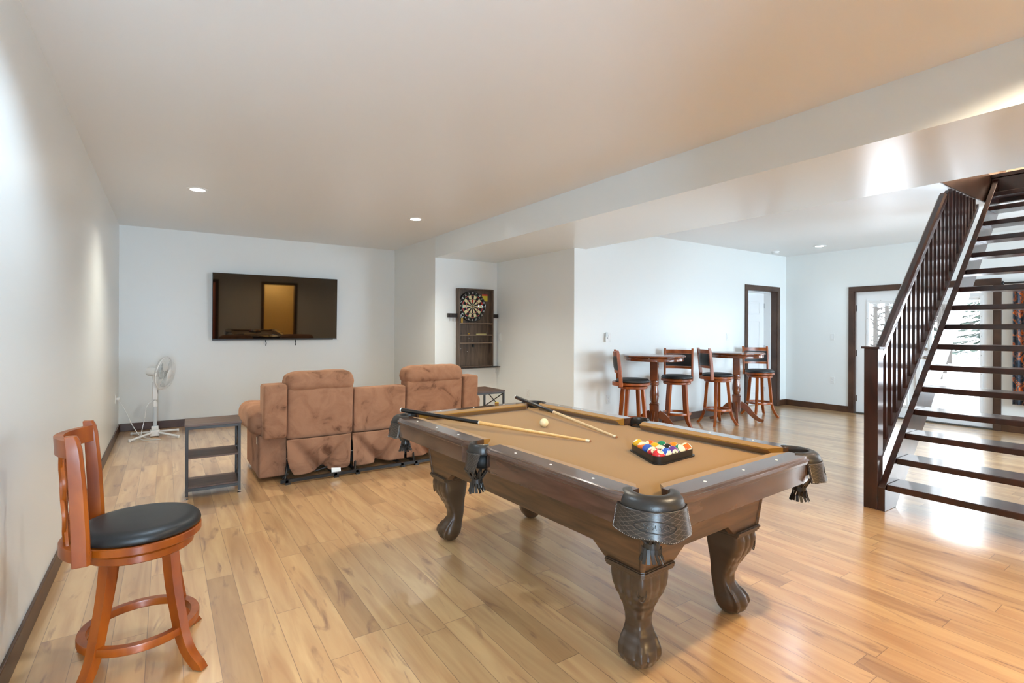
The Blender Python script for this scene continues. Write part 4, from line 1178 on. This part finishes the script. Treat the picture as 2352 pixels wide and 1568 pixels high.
# ------------------------------------------------------------------ sofa (the back faces the camera)
SO = thing('reclining_sofa', 'brown velvet reclining sofa seen from behind, facing the television', 'sofa', (0, 4.95, 0))
def wrinkle(amp, sc, seed):
    def g(q):
        n_ = noise.noise(Vector((q.x*sc+seed, q.y*sc, q.z*sc)))
        return q+Vector((0, n_*amp, n_*amp*.5))
    return g
def pad(name, x0, x1, y0, y1, z0, z1, r, amp=.006, sc=7, n=12, fn=None, parent=SO, mtl=None):
    bm = BM(); c = ((x0+x1)/2, (y0+y1)/2, (z0+z1)/2); h = ((x1-x0)/2, (y1-y0)/2, (z1-z0)/2)
    wf = wrinkle(amp, sc, x0*13+z0*7)
    rbox(bm, c, h, r, n, (lambda q: fn(wf(q))) if fn else wf)
    return obj(name, bm, mtl or VELVET, parent, smooth=4)
# arms and bases at both ends
pad('side_base', .69, .925, .08, .90, .035, .42, .018, .004)
pad('side_base', 2.70, 2.90, .08, .90, .035, .42, .018, .004)
def armpuff(q):
    return Vector((q.x, q.y, q.z-.03*max(0, q.y)/.4+.012*sin(q.y*22)*max(0, q.z)/.1))
pad('arm_cushion', .61, .905, .06, .92, .42, .66, .085, .012, 9, 14, armpuff)
pad('arm_cushion', 2.70, 2.985, .06, .92, .42, .66, .085, .012, 9, 14, armpuff)
def lean_fn(k, z0=0):
    return lambda q: Vector((q.x, q.y-k*q.z, q.z))
# wing panels beside the backs
pad('back_wing', .712, .905, -.045, .20, .40, .878, .022, .004, 6, 12, lean_fn(.05))
pad('back_wing', 2.712, 2.888, .0, .24, .40, .868, .022, .004, 6, 12, lean_fn(.05))
# reclining backs with rolled head cushions
for x0, x1, dz, dy in ((.913, 1.505, 0, 0), (2.058, 2.702, .012, .02)):
    w_ = x1-x0
    pad('seat_back', x0, x1, 0+dy, .20+dy, .365, .845+dz, .03, .005, 5, 14, lean_fn(.06))
    def hd(q, w_=w_):
        u = q.x/(w_/2)
        chan = sum(math.exp(-((q.x-c)/.008)**2) for c in (-w_/6, w_/6))
        wr = .006*sin(q.z*70+u*9)*abs(u)**3
        return Vector((q.x, q.y*(1-.10*chan)-.02, q.z*(1-.05*chan)+wr-.012*abs(u)**4))
    pad('head_cushion', x0-.022, x1+.012, -.025+dy, .25+dy, .80+dz, .982+dz, .088, .006, 11, 22, hd)
pad('seat_back', 1.517, 2.046, .022, .18, .365, .80, .022, .004, 5, 14, lean_fn(.05))
# lower skirts with folds
def skirt(x0, x1, z1, hem, folds, yb=-.004):
    bm = BM(); w_ = x1-x0
    def f(u, v):
        x = x0+w_*u
        hz = hem(u)
        z = z1+(hz-z1)*v
        x += (.02*(u-.5))*-v
        y = yb
        for (u0, v0, u1, v1, amp, wd) in folds:
            du, dv = (u1-u0)*w_, (v1-v0)*.33; L_ = math.hypot(du, dv); px, py = (u-u0)*w_, (v-v0)*.33
            s_ = (px*du+py*dv)/(L_*L_); d_ = (px*dv-py*du)/L_
            if -.15 < s_ < 1.15:
                y += amp*math.exp(-(d_/wd)**2)*max(0, min(1, (s_+.15)*3))*(.3+.7*max(0, min(1, s_)))
        y += .006*noise.noise(Vector((x*6, z*9, 1.3)))*v
        return (x, y+.02*v*v, z)
    grid(bm, 56, 30, f)
    obj('skirt', bm, VELVET, SO, smooth=2, solid=.004)
def lerp(pts):
    def g(u):
        for (a, za), (b, zb) in zip(pts, pts[1:]):
            if a <= u <= b: return za+(zb-za)*(u-a)/(b-a+1e-9)
        return pts[-1][1]
    return g
skirt(.905, 1.485, .372, lerp([(0, .20), (.03, .12), (.10, .045), (.18, .04), (.45, .05), (.60, .085), (.66, .05), (.95, .05), (1, .075)]),
      [(.06, .0, .50, 1, .075, .05), (.99, .0, .60, .95, .075, .042), (.90, .2, .66, 1, -.03, .03), (.47, .25, .50, .85, -.02, .012), (.74, .3, .52, .95, -.022, .014)])
skirt(1.495, 2.035, .372, lerp([(0, .05), (1, .055)]), [(.0, .0, .52, 1, .08, .04), (1, .0, .55, 1, .09, .045), (.3, .3, .42, .9, -.012, .02)])
skirt(2.045, 2.69, .372, lerp([(0, .06), (1, .06)]), [(.0, .0, .4, .95, .07, .04), (.98, .0, .6, 1, .08, .045)])
# seats on the hidden side
for x0, x1 in ((.93, 1.50), (1.51, 2.06), (2.07, 2.69)):
    pad('seat_cushion', x0, x1, .22, .92, .25, .47, .06, .008, 6)
    pad('front_panel', x0, x1, .86, .93, .06, .26, .02, .004)
pad('footrest_panel', .93, 2.69, .36, .86, .12, .24, .01, 0, 5, 4, mtl=BLACKM)
bm = BM()
box(bm, .84, -.10, .018, 2.72, -.075, .045); box(bm, .84, .82, .018, 2.72, .845, .045)
for x in (.88, 1.30, 1.50, 1.95, 2.1, 2.6):
    box(bm, x, -.10, .018, x+.025, .845, .04); box(bm, x, -.105, 0, x+.04, -.07, .018); box(bm, x, .81, 0, x+.04, .845, .018)
for x in (.88, 1.50, 2.1, 2.62): tube(bm, [(x, -.06, .03), (x+.05, .08, .16)], .010, 8)
box(bm, .93, .16, .06, 2.69, .185, .16)
obj('steel_base', bm, BLACKM, SO)
bm = BM(); grid(bm, 4, 4, lambda u, v: (1.285+.085*u, -.062+.01*v, .038+.045*v-.01*u)); obj('care_tag', bm, PEARL, SO, solid=.001)
bm = BM(); tube(bm, [(.868, -.03, .04), (.915, -.04, .085)], .008, 8); tube(bm, [(1.14, -.03, .07), (1.25, -.045, .10)], 1, sq=(.012, .004)); obj('frame_tab', bm, BLACKM, SO)
obj('recline_latch', bx(.684, .16, .33, .692, .19, .40), CHROME, SO, bevel=.003)

# ------------------------------------------------------------------ staircase
SC = thing('staircase', 'dark espresso open-riser wooden staircase with a railing', 'staircase', (0, 0, 0))
X0, Z0, RUN, RISE = 4.555, .204, .1785, .1757
SY0, SY1 = .70, 1.645
def line_z(x): return Z0+(x-X0)*RISE/RUN
def stringer(y0, y1):
    xe = OX; ze = 3.055; xs = X0-.025
    low = .37      # horizontal depth of the board
    poly = [(xs, 0), (xs, line_z(xs)+.0), (xe+.0, line_z(xe)+.0 if line_z(xe) < ze else ze), (xe, line_z(xe-low)), (xs+low-.145, 0)]
    xtop = X0+(ze-Z0)*RUN/RISE
    poly = [(xs, 0), (xs, line_z(xs)), (min(xtop, xe), min(ze, line_z(xe))), (xe, line_z(xe-low)), (xs+.205, 0)]
    bm = BM(); prism(bm, poly, lambda a, b: (a, y0, b), lambda a, b: (a, y1, b)); obj('stringer', bm, STAIRW, SC, bevel=.003)
stringer(SY1, SY1+.045); stringer(SY0-.045, SY0)
for n in range(16):
    x = X0+n*RUN; z = Z0+n*RISE
    obj('tread', bx(x, SY0, z-.046, x+.255, SY1, z), STAIRW, SC, bevel=.006, bseg=3)
bm = BM(); box(bm, OX-.022, .602, 2.75, OX, OY-.014, 3.02); box(bm, OX-.045, .602, 3.021, OX+.10, OY-.014, 3.06); obj('landing_header', bm, STAIRW, SC, bevel=.004)
NX, NY = 4.58, 1.742
obj('newel_post', bx(NX-.048, NY-.048, 0, NX+.048, NY+.048, 1.235), STAIRW, SC, bevel=.003)
obj('newel_cap', bx(NX-.064, NY-.064, 1.235, NX+.064, NY+.064, 1.252), STAIRW, SC, bevel=.002)
def hz(x): return 1.275+1.03*(x-4.72)
bm = BM(); xs_ = [NX+.03, 6.06]
sec = [(-.030, -.030), (.030, -.030), (.034, -.01), (.032, .018), (.018, .034), (-.018, .034), (-.032, .018), (-.034, -.01)]
loft(bm, [[Vector((x, NY+a, hz(x)+b*1.43-.03)) for a, b in sec] for x in xs_]); obj('handrail', bm, STAIRW, SC, smooth=.6)
def bz(x): return .450+.973*(x-4.73)
bm = BM(); xs_ = [NX+.047, 7.02]
loft(bm, [[Vector((x, NY+a, bz(x)+b)) for a, b in ((-.026, -.028), (.026, -.028), (.026, .022), (-.026, .022))] for x in xs_]); obj('bottom_rail', bm, STAIRW, SC, bevel=.002)
for k_ in range(24):
    x = 4.685+k_*.0985
    z1 = min(hz(x)-.06, ZC-.002); z0 = bz(x)+.022
    if z1-z0 < .05: continue
    bm = BM(); prism(bm, [(x-.015, bz(x-.015)+.02), (x+.015, bz(x+.015)+.02), (x+.015, min(hz(x+.015)-.06, ZC-.002)), (x-.015, min(hz(x-.015)-.06, ZC-.002))], lambda a, b: (a, NY-.015, b), lambda a, b: (a, NY+.015, b))
    obj('baluster', bm, STAIRW, SC)

# ------------------------------------------------------------------ curtain beside the patio doors
def curtain_mat():
    m, nt, b = new_mat('feather_curtain'); N, L = nt.nodes.new, nt.links.new
    t = N('ShaderNodeTexCoord'); mp = N('ShaderNodeMapping'); mp.inputs['Scale'].default_value = (1, 9, 5)
    n = N('ShaderNodeTexNoise'); n.inputs['Scale'].default_value = 1.0; n.inputs['Detail'].default_value = 5; n.inputs['Distortion'].default_value = 2.5
    r = N('ShaderNodeValToRGB'); e = r.color_ramp.elements
    e[0].position = .30; e[0].color = lin((30, 40, 52)); e[1].position = .78; e[1].color = lin((235, 215, 190))
    for p, c in ((.42, (44, 56, 70)), (.49, (60, 70, 84)), (.54, (150, 110, 96)), (.58, (226, 120, 44)), (.61, (150, 60, 36)), (.65, (40, 46, 56))):
        x = r.color_ramp.elements.new(p); x.color = lin(c)
    L(t.outputs['Object'], mp.inputs['Vector']); L(mp.outputs[0], n.inputs['Vector']); L(n.outputs['Fac'], r.inputs['Fac']); L(r.outputs['Color'], b.inputs['Base Color'])
    b.inputs['Roughness'].default_value = .8
    return m
cu = thing('curtain', 'dark patterned curtain with orange feathery print right of the patio doors', 'curtain', (XR-.06, 1.96, .39))
bm = BM()
grid(bm, 60, 20, lambda u, v: (-.03+.022*sin(u*30)+.006*sin(u*97), -.34*u+.012*(v-.5)*sin(u*20)-.02*v*0, 1.62*(1-v))); obj('panel', bm, curtain_mat(), cu, smooth=2, solid=.003)
bm = BM(); tube(bm, [(-.03, .08, 1.64), (-.03, -2.9, 1.64)], .012, 12); lathe(bm, [(.006, -.03), (.02, -.01), (.02, .01), (.006, .03)], (-.03, .10, 1.64), 12)
for y in (.03, -2.85): box(bm, -.035, y-.008, 1.63, .058, y+.008, 1.65)
obj('curtain_rod', bm, BLACKM, cu, smooth=.7)

# ------------------------------------------------------------------ outdoors beyond the patio doors
SNOW = mat('snow', (236, 240, 246), .8)
struct('ground', bx(XR+T, -25, -.3, 70, 40, -.12), SNOW)
BARK = mat('bark', (58, 54, 50), .9); NEED = mat('spruce_needles', (58, 74, 66), .9)
rnd = random.Random(3)
def bare_tree(x, y, h, label):
    bm = BM(); r0 = .06+.04*rnd.random()
    tube(bm, [(0, 0, -.15), (.05, .03, h*.4), (-.04, .05, h*.75), (.0, .1, h)], [r0, r0*.8, r0*.5, r0*.15], 8)
    for k_ in range(64):
        z = h*(.08+.88*rnd.random()); a = rnd.random()*2*PI; l_ = .2+.5*rnd.random()
        p = Vector((0, .04, z)); q = p+Vector((cos(a)*l_, sin(a)*l_, l_*.5)); tube(bm, [p, (p+q)/2+Vector((0, 0, .05)), q], [.018, .013, .006], 4)
        for _ in range(3):
            b_ = a+rnd.uniform(-1, 1); s_ = p+(q-p)*rnd.uniform(.3, .8); tube(bm, [s_, s_+Vector((cos(b_), sin(b_), .7))*l_*.22], [.009, .004], 3)
    tag(obj('bare_tree', bm, BARK, None, loc=(x, y, 0)), label, 'tree', 'bare trees in the snow outside')
def spruce(x, y, h, label):
    t = thing('spruce', label, 'tree', (x, y, -.15), 0, 'snowy spruces outside')
    bm = BM(); tube(bm, [(0, 0, 0), (0, 0, h)], [.1, .02], 8); obj('trunk', bm, BARK, t)
    bm = BM()
    for k_ in range(18):
        z = h*(.06+.92*k_/18); r_ = (h-z)*.26+.08
        for j in range(18):
            a = 2*PI*(j+.5*(k_ % 2))/18+rnd.uniform(-.1, .1); r2 = r_*rnd.uniform(.6, 1.05)
            q = [(0, 0, z+.2), (r2*cos(a-.10), r2*sin(a-.10), z-.12), (r2*1.1*cos(a), r2*1.1*sin(a), z-.2), (r2*cos(a+.10), r2*sin(a+.10), z-.12)]
            vs = [bm.verts.new(v) for v in q]; bm.faces.new(vs)
    obj('foliage', bm, NEED, t)
BT_ = 'bare grey tree in the snow outside, seen through the patio door glass'
for x in (14, 17, 20, 23, 26, 30):
    y = .20*x+rnd.uniform(0, .8)
    while y < .43*x:
        bare_tree(x, y, 5+rnd.random()*3, BT_); y += 1.75
for x, n in ((36, 4), (42, 4)):
    for k_ in range(n): spruce(x, .19*x+k_*4.3+(2 if x > 40 else 0), 6.5+rnd.random()*1.5, 'dark spruce in the snow outside, beyond the bare trees')

# ------------------------------------------------------------------ light
wld = bpy.data.worlds.new('world'); scn.world = wld; wld.use_nodes = True
bg = wld.node_tree.nodes['Background']; bg.inputs['Color'].default_value = (.87, .94, 1.0, 1); bg.inputs['Strength'].default_value = 6.0
def area(name, loc, rot, sx, sy, power, color, spread=PI):
    l = bpy.data.lights.new(name, 'AREA'); l.shape = 'RECTANGLE'; l.size = sx; l.size_y = sy; l.energy = power; l.color = color; l.spread = spread
    o = bpy.data.objects.new(name, l); COL.objects.link(o); o.location = loc; o.rotation_euler = rot
    return o
COOL_FILL = (.60, .90, 1.16)  # bluish tint of the added fill panels
def portal(loc, rot, sx, sy):
    o = area('sky_portal', loc, rot, sx, sy, 1, (1, 1, 1)); o.data.cycles.is_portal = True
portal((XR+T+.02, (PY0+PY1)/2, 1.0), (0, R(90), 0), 2.0, PY1-PY0)
portal(((FILL_WIN[0]+FILL_WIN[1])/2, YF-T-.02, (FILL_WIN[2]+FILL_WIN[3])/2), (R(90), 0, 0), FILL_WIN[1]-FILL_WIN[0], FILL_WIN[3]-FILL_WIN[2])
portal(((FILL_WIN_L[0]+FILL_WIN_L[1])/2, YF-T-.02, (FILL_WIN_L[2]+FILL_WIN_L[3])/2), (R(90), 0, 0), FILL_WIN_L[1]-FILL_WIN_L[0], FILL_WIN_L[3]-FILL_WIN_L[2])
# sky portal at the side window, then fill panels added behind the camera
portal((XR+T+.02, (WY0+WY1)/2, (WZ0+WZ1)/2), (0, R(90), 0), WZ1-WZ0, WY1-WY0)
area('added_fill_wide', ((FILL_WIN[0]+FILL_WIN[1])/2, YF-T-.05, (FILL_WIN[2]+FILL_WIN[3])/2), (R(90), 0, 0), FILL_WIN[1]-FILL_WIN[0]-.1, FILL_WIN[3]-FILL_WIN[2]-.1, 130, COOL_FILL)
area('added_fill_narrow', ((FILL_WIN_L[0]+FILL_WIN_L[1])/2, YF-T-.05, (FILL_WIN_L[2]+FILL_WIN_L[3])/2), (R(90), 0, 0), FILL_WIN_L[1]-FILL_WIN_L[0]-.05, FILL_WIN_L[3]-FILL_WIN_L[2]-.05, 85, COOL_FILL)
# added cool and neutral fill; warm lamps near right; bathroom, bedroom, stair head
for x, y, p_, c_ in ((.30, 2.55, 50, COOL), (2.4, 3.6, 60, NEUT), (2.75, .45, 135, (1, .78, .52)), (6.6, 3.4, 12, COOL), (6.2, -.2, 40, WARM)):
    bare_light(x, y, ZC, p_, c_)
def pt(name, loc, p_, c_, r_=.12):
    l = bpy.data.lights.new(name, 'POINT'); l.energy = p_; l.color = c_; l.shadow_soft_size = r_
    o = bpy.data.objects.new(name, l); COL.objects.link(o); o.location = loc
pt('bathroom_lamp', (3.2, -2.6, 2.2), 60, (1, .84, .55)); pt('bedroom_lamp', (.62, -2.0, 2.3), 25, (1, .72, .55)); pt('stair_lamp', (8.3, 1.1, 4.8), 42, (1, .90, .80)); pt('closet_lamp', (8.6, 6.1, 2.2), 10, COOL)

scn.view_settings.view_transform = 'Standard'; scn.view_settings.look = 'None'; scn.view_settings.gamma = 1; scn.view_settings.use_curve_mapping = False
scn.view_settings.exposure = .85
scn.cycles.max_bounces = 14; scn.cycles.diffuse_bounces = 8; scn.cycles.glossy_bounces = 5; scn.cycles.transparent_max_bounces = 16
scn.cycles.sample_clamp_indirect = 8
